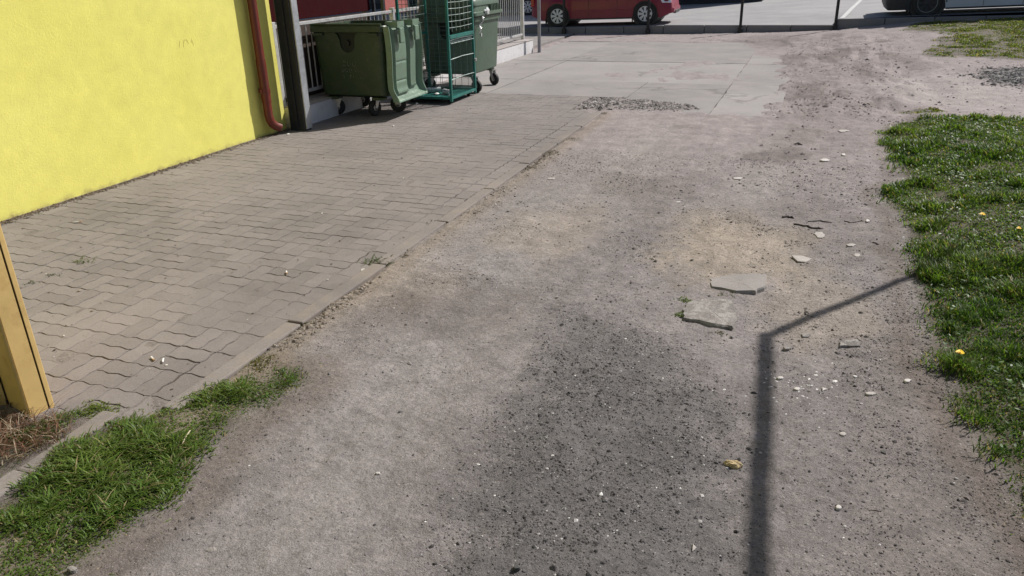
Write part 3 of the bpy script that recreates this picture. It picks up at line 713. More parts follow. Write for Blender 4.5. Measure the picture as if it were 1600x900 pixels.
def shard(px, py, w_, h_, m, label, th=.012, n=6, cat='stone shard', name='stone_shard', lift=.005):
    pts = []
    for i in range(n):
        a = 2*PI*i/n+random.uniform(-.3, .3); pts.append((px+w_/2*math.cos(a)*random.uniform(.8, 1.1), py+h_/2*math.sin(a)*random.uniform(.8, 1.1)))
    return chunk(name, pts, lift, th, m, label, cat, rough_=.002)
M_pale = simple('pale_mortar', (.37, .34, .31), .85, var=.12, scale=25, bumpd=.001, coord='pos')
chunk('stone_shard', [(1236,402),(1252,402),(1268,406),(1258,412),(1246,411)], .006, .012, M_pale, 'pale pointed leaf shaped shard above the broken slabs', 'stone shard', rough_=.002)
shard(1281, 369, 20, 10, M_pale, 'pale round shard beside the dark twig')
shard(1329, 384, 16, 5, M_pale, 'thin pale shard right of the pale round one')
shard(1339, 400, 12, 6, M_pale, 'small tilted pale shard left of the grass')
chunk('stone_shard', [(1312,535),(1340,533),(1344,543),(1311,544)], .012, .03, M_frag, 'squarish grey piece of tile right of the shadow bend', 'stone shard', rough_=.002)
shard(1230, 547, 16, 7, M_frag, 'dark edged stone just below the bend of the shadow', .025, lift=.014)
shard(1258, 526, 14, 7, M_frag, 'dull grey shard just under the slanting shadow')
shard(1084, 858, 9, 13, M_pale, 'small white triangular shard near the bottom of the picture', n=3)
shard(1310, 794, 10, 7, M_fragw, 'small white pebble on bare soil right of the long shadow', .015, lift=.009)
shard(1417, 600, 12, 5, M_fragw, 'white oval pebble near the grass edge', .014, lift=.008)
shard(1316, 682, 12, 6, M_pale, 'round grey disc like stone right of the long shadow')
shard(1245, 612, 11, 5, M_fragw, 'brightest chip in the cluster of white chips', .012, lift=.007)
shard(1287, 610, 11, 6, M_fragw, 'triangular chip at the right of the white chip cluster', .012, n=3, lift=.007)
shard(1218, 594, 11, 4, M_fragw, 'long chip at the left of the white chip cluster', .012, lift=.007)
shard(1360, 618, 18, 5, M_pale, 'long pale sliver between the white chips and the grass')
shard(591, 743, 8, 4, M_fragw, 'lone white chip on the smooth left wheel track', .01, lift=.006)
shard(807, 892, 10, 9, simple('dark_stone', (.06, .058, .055), .7, coord='pos'), 'small black stone at the bottom edge of the picture', .02, lift=.014)
shard(1153, 280, 18, 3, M_fragw, 'thin white sliver lying across the middle of the track', .01, lift=.008)
shard(862, 280, 14, 3, M_pale, 'thin pale sliver near the paving edge', .01, lift=.006)
shard(1288, 252, 16, 4, M_fragw, 'flat white shard near the far grass corner', .01, lift=.008)
shard(1318, 243, 7, 4, M_fragw, 'small white shard right of the flat one', .01, lift=.008)
shard(1318, 206, 18, 4, M_pale, 'pale shard beside the dark hollow near the far grass', .012, lift=.008)
shard(1355, 348, 7, 4, M_fragw, 'tiny bright chip above the twigs', .01, lift=.008)
shard(570, 423, 14, 8, M_fragw, 'white lump of stone on the paving edge beside the leafy weed', .03, lift=.02)
shard(417, 316, 34, 8, simple('chalk_mark', (.40, .385, .35), .9, coord='pos'), 'whitish scuffed flake of mortar on the paving', .004, lift=-.002)
shard(435, 308, 8, 5, M_fragw, 'small white crumb beside the mortar flake', .02, lift=.014)
shard(330, 307, 14, 5, M_kerb, 'crumbled pebble on the paving left of the mortar flake', .03, lift=.014)
shard(330, 862, 22, 10, M_frag, 'chalky stone half buried beside the bottom grass', .02, lift=.001)
shard(115, 897, 18, 9, M_frag, 'pale stone at the edge of the bottom left grass', .03, lift=.012)
# tan crumpled piece
k = MB(); p = G(1145, 728); ring0 = []
for r_, z_ in ((.030, 0), (.032, .010), (.022, .018), (.010, .021)):
    ring0.append([(r_*1.05*math.cos(2*PI*i/12)*random.uniform(.8, 1.15), r_*.62*math.sin(2*PI*i/12)*random.uniform(.8, 1.15), z_+random.uniform(-.003, .003)) for i in range(12)])
k.loft(ring0); o = k.build('foam_crumb', simple('tan_foam', (.42, .32, .17), .9, var=.5, scale=90, bumpd=.004, bscale=200)); o.location = (p.x, p.y, float(hdirt(np.array([p.x]), np.array([p.y]))[0])-.002)
tag(o, 'tan crumbly lump lying left of the long vertical shadow', 'litter')
# twigs
M_twig = simple('twig_bark', (.055, .042, .035), .85, var=.3, scale=40)
def twig(pts, r_, label):
    P = [G(a, b) for a, b in pts]; c = P[0]; k = MB()
    h0 = lambda p: float(hdirt(np.array([p.x]), np.array([p.y]))[0])
    Q = []
    for i in range(len(P)-1):
        for t_ in (0, .33, .66): q = P[i].lerp(P[i+1], t_); Q.append(q + Vector((random.uniform(-1, 1), random.uniform(-1, 1), 0))*r_*1.3)
    Q.append(P[-1]); P = Q
    k.tube([(p.x-c.x, p.y-c.y, h0(p)-h0(c)+r_*.4) for p in P], [r_*random.uniform(.55, 1.0) for _ in P[:-1]]+[r_*.25], 6); o = k.build('twig', M_twig, smooth=True); o.location = (c.x, c.y, h0(c)); tag(o, label, 'twig', 'twigs on the track'); return o
twig([(1240,351),(1258,355),(1272,358),(1284,360)], .008, 'dark thick twig just above the pale round shard')
twig([(1264,347),(1280,345),(1300,348)], .006, 'thin curved twig above the thick dark one')
twig([(1318,346),(1328,350),(1350,347)], .005, 'pale bent twig left of the tiny bright chip')
twig([(1226,340),(1232,339),(1240,342)], .010, 'short black twig end near the tyre prints')
twig([(1363,382),(1368,384),(1373,386)], .006, 'short dark twig near the right grass edge')
twig([(1357,798),(1366,799),(1378,800)], .002, 'tiny straight stick on bare soil near the lower grass')
M_straw = simple('straw', (.55, .47, .32), .7, var=.2, scale=30)
k = MB(); a, b = G(287, 705), G(301, 690); k.tube([(0, 0, .03), ((b.x-a.x)*.5, (b.y-a.y)*.5, .045), (b.x-a.x, b.y-a.y, .05)], .0022, 5); o = k.build('straw', M_straw); o.location = (a.x, a.y, 0); tag(o, 'pale straw sticking out of the left grass', 'straw')
# cigarette ends
M_cig = simple('cigarette_paper', (.72, .70, .66), .8, var=.1, scale=30); M_filt = simple('cigarette_filter', (.50, .30, .14), .8)
def cig(px, py, rz, label, L=.045):
    p = Gz(px, py, 0); e = empty('cigarette_end', (p.x, p.y, .006), rz); k = MB(); k.tube([(-L/2, 0, 0), (L*.15, 0, 0)], .0042, 8); k.build('paper', M_cig, e, smooth=True)
    k = MB(); k.tube([(L*.15, 0, 0), (L/2, 0, 0)], .0040, 8); k.build('filter', M_filt if L > .04 else M_cig, e, smooth=True); tag(e, label, 'cigarette end', 'cigarette ends on the paving')
cig(239, 562, -.5, 'cigarette end lying left of its neighbour on the front paving')
cig(255, 565, -.9, 'cigarette end lying right of its neighbour on the front paving', .038)
cig(448, 427, -.9, 'lone cigarette end in the middle of the paving near the edging')
cig(122, 348, .6, 'white cigarette end on the paving near the yellow wall', .05)
p = Gz(222, 212+0, 0)
# dandelions
M_pet = simple('dandelion_yellow', (.80, .55, .01), .6, var=.1, scale=60); M_stem = simple('dandelion_stem', (.12, .18, .05), .6)
def dandelion(px, py, r_, label):
    p = Gz(px, py, .06+.03); e = empty('dandelion', (p.x, p.y, .04)); k = MB()
    for ring_, (n_, rr_, zz_) in enumerate(((16, 1.0, .052), (12, .7, .058), (8, .4, .062))):
        for i in range(n_):
            a = 2*PI*i/n_+ring_*.2; c_, s_ = math.cos(a), math.sin(a); w2 = r_*.13
            k.add([(-s_*w2*.4, c_*w2*.4, zz_-.004), (s_*w2*.4, -c_*w2*.4, zz_-.004), (c_*r_*rr_+s_*w2, s_*r_*rr_-c_*w2, zz_), (c_*r_*rr_-s_*w2, s_*r_*rr_+c_*w2, zz_)], [(0, 1, 2, 3)])
    k.build('petals', M_pet, e, fix=False)
    k = MB(); k.tube([(0, 0, -.045), (.003, 0, .0), (0, 0, .052)], .0022, 6); k.build('stem', M_stem, e); tag(e, label, 'dandelion', 'dandelions in the right grass')
dandelion(1500, 551, .017, 'yellow dandelion flower nearest the camera in the right grass')
dandelion(1535, 335, .018, 'yellow dandelion flower in the middle of the right grass')
dandelion(1592, 357, .014, 'small yellow dandelion at the right edge of the grass')

# ------------------------------------------------------------------ yellow building
M_yel, t, b = mat('yellow_render'); v = pos(t)
c = ramp(t, noise(t, v, .9, 4), [(.3, (.74, .69, .165)), (.7, (.79, .745, .205))])
c = mix(t, 'MULTIPLY', 1.0, c, ramp(t, noise(t, v, 7, 6, .7), [(.35, .91), (.7, 1.02)]))
c = mix(t, 'MIX', ramp(t, noise(t, v, 11, 6, .75), [(.63, 0.0), (.76, .45)]), c, (.45, .38, .10))
sz = N(t, 'ShaderNodeSeparateXYZ'); t.links.new(v, sz.inputs[0])
mz = N(t, 'ShaderNodeMath', operation='ADD'); mz2 = N(t, 'ShaderNodeMath', operation='ADD'); mz2.inputs[1].default_value = .11; nz_ = N(t, 'ShaderNodeMath', operation='MULTIPLY'); t.links.new(noise(t, v, 9, 6, .7), nz_.inputs[0]); nz_.inputs[1].default_value = -.16
t.links.new(sz.outputs['Z'], mz.inputs[0]); t.links.new(nz_.outputs[0], mz.inputs[1])
t.links.new(mz.outputs[0], mz2.inputs[0])
c = mix(t, 'MIX', ramp(t, mz2.outputs[0], [(.015, .8), (.04, .3), (.065, 0.0)]), c, (.33, .27, .12))
t.links.new(c, b.inputs['Base Color']); b.inputs['Roughness'].default_value = .92; b.inputs['Specular IOR Level'].default_value = .2
bump(t, b, [(noise(t, v, 60, 6, .7), .0022), (noise(t, v, 260, 3), .0012), (noise(t, v, 3, 2), .005)])
bld = empty('yellow_building', (-5.46, 5, 0)); tag(bld, 'bright yellow rendered building wall with a red brown downpipe at its end', 'building')
k = MB(); k.bx(-6, 0, -16, 2.20, -.3, 4.2); k.build('wall', M_yel, bld)
k = MB(); k.bx(-6.1, .12, -16.1, 2.22, 4.203, 4.42); k.build('roof', simple('roof_trim', (.2, .08, .06), .6), bld)
M_pipe = simple('brown_red_pipe', (.14, .022, .014), .38, var=.2, scale=5, dirt=((.12, .06, .04), .4), bumpd=.0004)
xp, yp = .075, 1.83
k = MB(); k.tube([(xp, yp, 4.2), (xp, yp, .75)], .046, 20); k.tube([(xp, yp, .80), (xp, yp, .36)], .050, 20); 
k.tube([(xp, yp, .38), (xp, yp, .22), (xp+.003, yp+.008, .17), (xp+.012, yp+.03, .125), (xp+.025, yp+.065, .095), (xp+.04, yp+.11, .075)], .046, 20)
k.build('downpipe', M_pipe, bld, smooth=True)
k = MB(); k.tube([(xp, yp, .455), (xp, yp, .50)], .055, 20); k.box((xp-.05, yp, .478), (.07, .025, .04)); k.box((xp, yp-.06, .478), (.02, .03, .045)); k.build('pipe_bracket', M_pipe, bld, smooth=True)
# faint scratches on the wall
M_scr = simple('scratch_mark', (.42, .34, .10), .9)
k = MB()
for a in (((.0, 0), (.02, .07)), ((.05, .0), (.07, .075), (.10, .08), (.115, .03)), ((.15, .04), (.16, .075)), ((.17, .0), (.165, .06))):
    k.tube([(0.0025, .80+p_[0]*1.1, 1.015+p_[1]*.8) for p_ in a], .0010, 4)
k.build('scratches', M_scr, bld)

# steel corner post of the gateway
M_gpost = simple('dark_grey_steel', (.022, .026, .036), .45, .2, var=.2, scale=6, dirt=((.08, .07, .06), .3))
M_steel_lit = simple('lit_grey_steel', (.42, .44, .47), .4, .5, var=.15, scale=6)
e = empty('gate_post', (-5.27, 7.21, 0)); tag(e, 'thick dark grey steel gate post at the end of the yellow wall', 'post')
k = MB(); k.bx(-.10, .10, -.06, .06, -.2, 4.0); k.build('post_tube', M_gpost, e, bev=.012)
k = MB(); k.bx(.1035, .118, -.05, .05, .02, 4.0); k.build('lit_face', M_steel_lit, e, bev=.002)  # sunlit side of the post, its light put into a paler colour
k = MB(); k.bx(-.02, .02, -.072, -.0625, .02, 4.0); k.build('seam_strip', M_gpost, e)

# ------------------------------------------------------------------ plinth + bar fence
M_bar = simple('fence_paint', (.50, .50, .50), .45, .3, var=.15, scale=8)
pl = empty('fence_plinth', (-5.345, 11.3, 0)); tag(pl, 'low whitewashed concrete plinth under the bar fence', 'plinth')
k = MB(); k.bx(-.34, 0, -4.0, 4.05, -.2, .215); k.build('plinth_wall', M_white_plinth, pl, bev=.008)
k = MB(); k.bx(-.35, .008, -3.99, 4.06, .2175, .232); k.build('coping', concrete('coping_stone', (.40, .36, .34), .1, 1, False), pl, bev=.005)
fe = empty('bar_fence', (-5.55, 11.3, .23)); tag(fe, 'pale grey upright bar fence on the low plinth behind the bins', 'fence')
for nm, z_, a_, b_ in (('rail', .10, -4.0, 3.95), ('rail', .85, -4.0, 3.95)):
    k = MB(); k.bx(-.018, .018, a_, b_, z_-.018, z_+.018); k.build(nm, M_bar, fe, bev=.003)
bm0 = MB(); bm0.tube([(0, 0, .084), (0, 0, .86)], .0085, 8); b0 = bm0.build('bar', M_bar, fe, smooth=True); b0.location = (0, -3.9, 0)
n = int(7.8/.105)
for i in range(1, n+1):
    o = b0.copy(); COL.objects.link(o); o.parent = fe; o.location = (0.0, -3.9+i*.105, 0)
for y_ in (-3.99, -1.3, 1.35, 4.0):
    k = MB(); k.bx(-.03, .03, y_-.028, y_+.028, -.02, (1.30 if y_ > 3 else .9)); k.build('fence_post', M_bar, fe, bev=.004)
k = MB(); k.bx(-.028, .028, -.028, .028, -.1, 2.4); o = k.build('steel_pole', simple('pole_steel', (.22, .22, .25), .4, .5, var=.15), bev=.006); o.location = (-5.14, 15.13, 0); tag(o, 'slim grey square steel pole at the far end of the plinth', 'pole')
k = MB(); k.bx(-.02, .02, -.02, .02, -.1, .2); o = k.build('steel_stub', M_gpost, bev=.004); o.location = (-5.245, 15.42, 0); tag(o, 'short dark steel stub against the end of the plinth', 'stub post')

# red board above the fence and yard behind
M_board_shade = simple('red_board_shaded', (.034, .0032, .0048), .9, var=.15, scale=3, bumpd=0, spec=.08)  # shaded part of the red board, shade put into the colour
M_board_lit = simple('red_board_lit', (.36, .10, .09), .6, var=.12, scale=3, bumpd=0)  # sunlit part of the same board, light put into the colour
e = empty('shaded_red_board', (-5.68, 8.4, 0)); tag(e, 'red board with its shade coloured in, rising behind the fence next to the gate post', 'board')
k = MB(); k.bx(-.02, .02, -1.12, 1.20, 1.115, 2.6); k.build('panel', M_board_shade, e, bev=.004)
k = MB(); k.bx(-.03, .01, -1.12, 1.20, .236, 1.10); k.build('lower_panel', simple('dark_brown_panel', (.045, .028, .022), .8, var=.3, scale=5), e, bev=.004)
for y_ in (-1.10, 1.17):
    k = MB(); k.bx(-.07, -.032, y_-.02, y_+.02, .236, 2.6); k.build('upright', M_gpost, e)
k = MB(); k.bx(-.02, .02, -.02, .02, 0, 2.4); o = k.build('steel_pole', M_gpost, bev=.003); o.location = (-5.625, 9.64, .23); tag(o, 'thin dark pole between the shaded and sunlit parts of the red board', 'pole')
k = MB(); k.tube([(0, 0, 0), (0, 0, 2.4)], .022, 10); o = k.build('steel_pole', M_bar, smooth=True); o.location = (-5.66, 11.05, .23); tag(o, 'round pale pole rising behind the open bin lid', 'pole')
e = empty('sunlit_red_board', (-5.68, 10.35, 0)); tag(e, 'sunlit part of the red board, its light coloured in, seen behind the open bin lid', 'panel')
k = MB(); k.bx(-.02, .02, -.33, .33, 1.04, 2.3); k.build('panel', M_board_lit, e, bev=.004)
for y_ in (-.36, .36):
    k = MB(); k.bx(-.02, .02, y_-.02, y_+.02, .236, 2.3); k.build('upright', M_gpost, e)
yd = MB(); yd.bx(-30, -5.68, 7.08, 15.5, -.3, .2); o = yd.build('yard', M_slab); tag(o, kind='structure')

# ------------------------------------------------------------------ wheeled bins
def rrect(cx, cy, w_, d_, r_, z, n=5):
    pts = []
    for sx, sy, a0 in ((1, 1, 0), (-1, 1, PI/2), (-1, -1, PI), (1, -1, 3*PI/2)):
        for i in range(n+1):
            a = a0+PI/2*i/n; pts.append((cx+sx*(w_/2-r_)+r_*math.cos(a), cy+sy*(d_/2-r_)+r_*math.sin(a), z))
    return pts
def plastic(name, c, r_=.42):
    return simple(name, c, r_, var=.14, scale=4, dirt=((c[0]*.5+.06, c[1]*.5+.05, c[2]*.5+.04), .5), bumpd=.0014, bscale=40)
M_bin = plastic('olive_green_plastic', (.030, .052, .023), .5); M_bin2 = plastic('green_plastic', (.070, .112, .076)); M_lid = plastic('grey_green_lid_plastic', (.142, .215, .155), .35)
M_rub = simple('black_rubber', (.018, .018, .018), .7, var=.2); M_zinc = simple('zinc', (.45, .45, .44), .35, .8, var=.15)
M_dark = simple('dark_recess', (.008, .012, .008), .6)
def castor(parent, x, y, z=.0, r_=.088, rz=0.0):
    e = empty('castor', (x, y, z)); e.parent = parent; e.rotation_euler = (0, 0, rz)
    k = MB(); k.lathe([(r_*.55, -.020), (r_*.8, -.022), (r_*.97, -.017), (r_, -.006), (r_, .006), (r_*.97, .017), (r_*.8, .022), (r_*.55, .020)], (0, 0, r_), 'Y', 24); k.build('tyre', M_rub, e, smooth=True)
    k = MB(); k.lathe([(r_*.54, -.016), (r_*.2, -.024), (r_*.2, .024), (r_*.54, .016)], (0, 0, r_), 'Y', 16)
    k.build('hub', M_zinc, e, smooth=True)
    k = MB()
    for s in (-1, 1):
        k.add([(-.022, s*.030, r_), (.022, s*.030, r_), (.045+.03, s*.030, 2.0*r_+.03), (-.015+.02, s*.030, 2.0*r_+.03), (-.022, s*.034, r_), (.022, s*.034, r_), (.075, s*.034, 2*r_+.03), (.005, s*.034, 2*r_+.03)],
              [(0,1,2,3),(4,5,6,7),(0,1,5,4),(1,2,6,5),(2,3,7,6),(3,0,4,7)])
    k.box((.04, 0, 2*r_+.035), (.10, .085, .008)); k.tube([(0, -.036, r_), (0, .036, r_)], .008, 8); k.build('fork', M_zinc, e); return e
def cut(body, cutter):
    md = body.modifiers.new('b', 'BOOLEAN'); md.operation = 'DIFFERENCE'; md.object = cutter; md.solver = 'EXACT'
    dg = bpy.context.evaluated_depsgraph_get(); me = bpy.data.meshes.new_from_object(body.evaluated_get(dg)); body.modifiers.clear(); body.data = me
    bpy.data.objects.remove(cutter)
def bin_body(e, W, D, zt, m, open_top=True):
    """front (short) face looks to -Y"""
    zb = .238
    rings = [rrect(0, 0, W*.78, D*.78, .07, zb), rrect(0, 0, W*.90, D*.90, .08, zb+.03), rrect(0, 0, W*.91, D*.91, .08, zb+.08), rrect(0, 0, W*.975, D*.975, .075, zt-.07), rrect(0, 0, W*1.03, D*1.03, .08, zt-.065),
             rrect(0, 0, W*1.03, D*1.03, .08, zt-.01), rrect(0, 0, W*1.015, D*1.015, .078, zt), rrect(0, 0, W*.91, D*.91, .06, zt), rrect(0, 0, W*.90, D*.90, .06, zt-.03), rrect(0, 0, W*.86, D*.86, .07, zb+.06)]
    k = MB(); k.loft(rings); body = k.build('body', m, e)
    # U shaped lifting pocket in the front face
    k = MB(); u = []
    for i in range(13):
        a = PI+PI*i/12; u.append((.095*math.cos(a), zt-.20+.095*math.sin(a)))
    poly = [(-.150, zt-.074), (-.118, zt-.10), (-.10, zt-.15)] + u + [(.10, zt-.15), (.118, zt-.10), (.150, zt-.074)]
    k.loft([[(x, -D/2-.10, z) for x, z in poly], [(x, -D/2+.038, z) for x, z in poly]]); c = k.build('cut', m); c.parent = e
    bpy.context.view_layer.update(); 
    try: cut(body, c)
    except Exception as ex: print('cut failed', ex)
    me = body.data; me.polygons.foreach_set('use_smooth', [True]*len(me.polygons))
    try: me.set_sharp_from_angle(angle=math.radians(32))
    except Exception: pass
    k = MB(); yb = -D/2+.0345; k.loft([[(x*.97, yb, z) for x, z in poly], [(x*.97, yb+.004, z) for x, z in poly]]); k.build('pocket_shade', M_dark, e)  # added dark plate: colours in the shade at the back of the recess
    k = MB(); k.lathe([(.030, -.02), (.032, .0), (.018, .005), (.018, .05)], (0, -D/2+.028, zt-.19), 'Y', 16); k.build('lifting_pin', M_dark, e, smooth=True)
    for s in (-1, 1):
        k = MB(); k.box((s*(W/2-.12), -D/2-.012, zt-.092), (.13, .045, .03)); k.build('grip', m, e, bev=.008)
    for s in (-1, 1):
        for y_ in (-D*.38, D*.36):
            k = MB(); k.box((s*(W*.38-.06), y_, zb-.012), (.15, .12, .03)); k.build('castor_mount', m, e, bev=.008)
    return body
W1, D1, ZT = .955, .90, 1.045
e1 = empty('open_bin', (-5.035, 8.385, 0), math.radians(.8)); tag(e1, 'dark green wheeled bin with its lid hanging open, nearest the yellow wall', 'bin')
bin_body(e1, W1, D1, ZT, M_bin)
castor(e1, .17, -.24, rz=1.35, r_=.098); castor(e1, -.33, -.27, rz=.5, r_=.098); castor(e1, .33, .06, rz=.35, r_=.098); castor(e1, -.30, .30, rz=.1, r_=.098)
k = MB(); k.tube([(-W1/2+.02, -D1/2+.012, ZT+.012), (W1/2-.02, -D1/2+.012, ZT+.012)], .014, 8); k.build('rim_lip', M_bin, e1, smooth=True)
# stencilled words, worn
M_sten, t, b = mat('stencil_paint'); f = noise(t, objco(t), 60, 5, .7)
t.links.new(ramp(t, f, [(.44, (.03, .05, .023)), (.62, (.26, .30, .22))]), b.inputs['Base Color']); b.inputs['Roughness'].default_value = .8
def word(txt, x, z, size, parent, m, y, name='lettering'):
    cu = bpy.data.curves.new('txt', 'FONT'); cu.body = txt; cu.size = size; cu.align_x = 'CENTER'; cu.extrude = .0008; cu.space_character = 1.25; cu.resolution_u = 2
    ob = bpy.data.objects.new('t', cu); COL.objects.link(ob); dg = bpy.context.evaluated_depsgraph_get(); me = bpy.data.meshes.new_from_object(ob.evaluated_get(dg)); bpy.data.objects.remove(ob)
    me.materials.clear(); me.materials.append(m); o = bpy.data.objects.new(name, me); COL.objects.link(o); o.parent = parent; o.location = (x, y, z); o.rotation_euler = (PI/2-.035, 0, 0); return o
word('ZUO', .0, .60, .075, e1, M_sten, -.431); word('BOD -', -.02, .53, .062, e1, M_sten, -.428); word('T  PI   m', .03, .46, .062, e1, M_sten, -.4255)
# hanging lid: a moulded tray seen from its inner side
def lidmesh(e, Ld, Hd):
    nu, nv = 72, 56; V = []; Fq = []
    U = np.linspace(0, 1, nu); Vv = np.linspace(0, 1, nv); UU, VV = np.meshgrid(U, Vv)
    def band(a, lo, hi, f): return sst(lo-f, lo+f, a)*(1-sst(hi-f, hi+f, a))
    panel = np.maximum(band(UU, .10, .47, .012)*band(VV, .03, .9, .02), band(UU, .56, .76, .012)*band(VV, .03, .86, .02))
    rim = np.maximum(np.maximum(sst(.045, .015, UU), sst(.965, .99, UU)), sst(.93, .985, VV))
    wave = .008*np.sin(VV*PI)+.010*np.sin(VV*2*PI)
    lipflare = .055*sst(.80, 1.0, VV)
    dpt = .012+.050*panel+.052*rim+wave+lipflare - .010*band(UU, .12, .45, .01)*(band(VV, .47, .485, .004)+band(VV, .72, .735, .004)) - .03*sst(.80, .93, UU)*(1-rim)
    yy = (UU-.5)*Ld*(1-.06*VV**3); zz_ = ZT-.01-VV*Hd
    top = np.stack([dpt, yy, zz_], 2).reshape(-1, 3); back = np.stack([dpt*0+wave*.9+lipflare*.85-.006, yy, zz_], 2).reshape(-1, 3)
    I = np.arange(nu*nv).reshape(nv, nu); q = np.stack([I[:-1, :-1].ravel(), I[1:, :-1].ravel(), I[1:, 1:].ravel(), I[:-1, 1:].ravel()], 1)
    m_ = nu*nv; qb = q[:, ::-1]+m_
    edge = np.concatenate([I[0, :], I[1:, -1], I[-1, ::-1][1:], I[::-1, 0][1:-1]]); e2 = np.roll(edge, -1)
    qs = np.stack([edge, e2, e2+m_, edge+m_], 1)
    o = mesh_np('lid', np.concatenate([top, back]), [np.concatenate([q, qb, qs])], M_lid, None, True, e)
    o.data.set_sharp_from_angle(angle=math.radians(50)); return o
lid = lidmesh(e1, .80, .84); lid.location = (W1/2+.008, -.035, 0)
for yy in (-.25, .13):
    k = MB(); x_ = W1/2+.02
    k.bx(x_-.03, x_+.10, yy-.085, yy-.070, ZT-.03, ZT+.035); k.bx(x_-.03, x_+.10, yy+.070, yy+.085, ZT-.03, ZT+.035); k.bx(x_+.10, x_+.113, yy-.085, yy+.085, ZT-.03, ZT+.035); k.bx(x_-.043, x_-.03, yy-.085, yy+.085, ZT-.03, ZT+.035)
    k.tube([(x_+.03, yy-.07, ZT+.005), (x_+.03, yy+.07, ZT+.005)], .012, 8)
    k.build('hinge', M_lid, e1, bev=.003)
    k = MB(); k.box((x_+.112, yy, ZT-.115), (.03, .11, .17)); k.build('hinge_plate', M_lid, e1, bev=.012)
# second bin, closed
e2 = empty('closed_bin', (-4.745, 10.48, 0), math.radians(-.8)); tag(e2, 'pale green wheeled bin with a closed lid behind the wire cage', 'bin')
bin_body(e2, .86, .96, 1.0, M_bin2)
castor(e2, .40, -.40, rz=2.8); castor(e2, .36, .33, rz=2.7); castor(e2, -.35, -.35, rz=1); castor(e2, -.35, .35, rz=2)
k = MB(); k.loft([rrect(0, 0, .93, 1.02, .07, 1.003), rrect(0, 0, .95, 1.04, .08, 1.015), rrect(0, 0, .94, 1.03, .08, 1.05), rrect(0, 0, .88, .97, .1, 1.062), rrect(0, 0, .86, .95, .12, 1.13), rrect(0, 0, .885, .97, .12, 1.14), rrect(0, 0, .87, .96, .12, 1.19), rrect(-.01, 0, .84, .92, .14, 1.24), rrect(-.04, 0, .66, .78, .15, 1.31), rrect(-.05, 0, .4, .6, .15, 1.33)])
k.build('lid', M_bin2, e2, smooth=True)
for i in range(7):
    k = MB(); k.box((.452, .06+i*.055, 1.095), (.03, .018, .075)); k.build('lid_rib', M_bin2, e2)
# chain with padlock
k = MB()
for i in range(15):
    t0 = i/14; c0 = Vector((.478+.012*math.sin(i), -.40+.25*t0-.04*math.sin(t0*3), .80+.26*t0)); a = i*.9
    pts = [(c0.x+.010*math.cos(q)*math.cos(a), c0.y+.016*math.sin(q), c0.z+.012*math.cos(q)) for q in [2*PI*j/8 for j in range(9)]]
    k.tube(pts, .0035, 5, False)
k.box((.50, -.15, 1.045), (.02, .06, .05)); k.box((.495, -.40, .77), (.02, .035, .045))
o = k.build('chain', simple('bright_chain', (.75, .75, .75), .25, .7, var=.1)); o.location = e2.location; o.rotation_euler = e2.rotation_euler; tag(o, 'bright metal chain with padlock hanging over the closed bin', 'chain')
# plastic bag on the bin rim
k = MB(); rr_ = []
for i, (z_, s_) in enumerate(((0, .02), (.02, .05), (.05, .055), (.075, .03), (.085, .01))):
    rr_.append([(s_*.6*math.cos(2*PI*j/10)*random.uniform(.5, 1.3), s_*math.sin(2*PI*j/10)*random.uniform(.6, 1.4), z_+random.uniform(-.01, .01)) for j in range(10)])
k.loft(rr_); o = k.build('plastic_bag', simple('white_film', (.8, .82, .8), .2, var=.1)); o.location = (-4.26, 10.33, 1.02); tag(o, 'scrap of white plastic caught on the rim of the closed bin', 'plastic scrap')

# ------------------------------------------------------------------ roll cage
M_teal = simple('teal_green_paint', (.02, .165, .14), .35, .2, var=.25, scale=7, dirt=((.05, .05, .04), .4), bumpd=.0003); M_wire = simple('green_wire', (.09, .14, .125), .4, .3, var=.3, scale=9); M_wl = simple('bare_wire', (.30, .36, .34), .35, .6)
cg = empty('roll_cage', (-4.29, 9.10, 0), math.radians(.5)); tag(cg, 'tall teal green wire roll cage standing between the two bins', 'cage')
CW, CD, CH = .68, .79, 1.62
def bar(a, b, s=.016, m=M_teal, name='frame_bar'):
    a, b = Vector(a), Vector(b); k = MB(); d = b-a; c = (a+b)/2
    sz_ = [2*s if abs(q) < 1e-6 else abs(q) for q in d]; k.box(c, sz_); return k.build(name, m, cg, bev=.003)
for x_, y_ in ((0, 0), (0, CD), (-CW, 0), (-CW, CD)): bar((x_, y_, .03), (x_, y_, CH))
for z_ in (.075, .82, CH-.02):
    bar((0, .017, z_), (0, CD-.017, z_), .016 if z_ != .82 else .022)
for z_ in (.075, CH-.02):
    bar((-CW+.017, 0, z_), (-.017, 0, z_)); bar((-CW+.017, CD, z_), (-.017, CD, z_))
for z_ in (.075, .82, CH-.02): bar((-CW, .017, z_), (-CW, CD-.017, z_))
def wires(name, segs, r_, m=M_wire):
    k = MB()
    for s_ in segs: k.tube(s_, r_, 5)
    k.build(name, m, cg, smooth=True)
hz = [.12+.052*i for i in range(29)]
wires('side_mesh', [[(-CW, 0.0, z_), (0, 0.0, z_)] for z_ in hz]+[[(-CW+CW*i/5, -.004, .09), (-CW+CW*i/5, -.004, CH-.03)] for i in range(1, 5)], .0028)
wires('rear_mesh', [[(-CW, 0.02, z_), (-CW, CD, z_)] for z_ in hz[::2]]+[[(-CW, .1*i+.03, .09), (-CW, .1*i+.03, CH-.03)] for i in range(8)], .0028)
wires('far_mesh', [[(-CW, CD, z_), (0, CD, z_)] for z_ in hz[::2]]+[[(-CW+CW*i/7, CD, .09), (-CW+CW*i/7, CD, CH-.03)] for i in range(1, 7)], .0028)
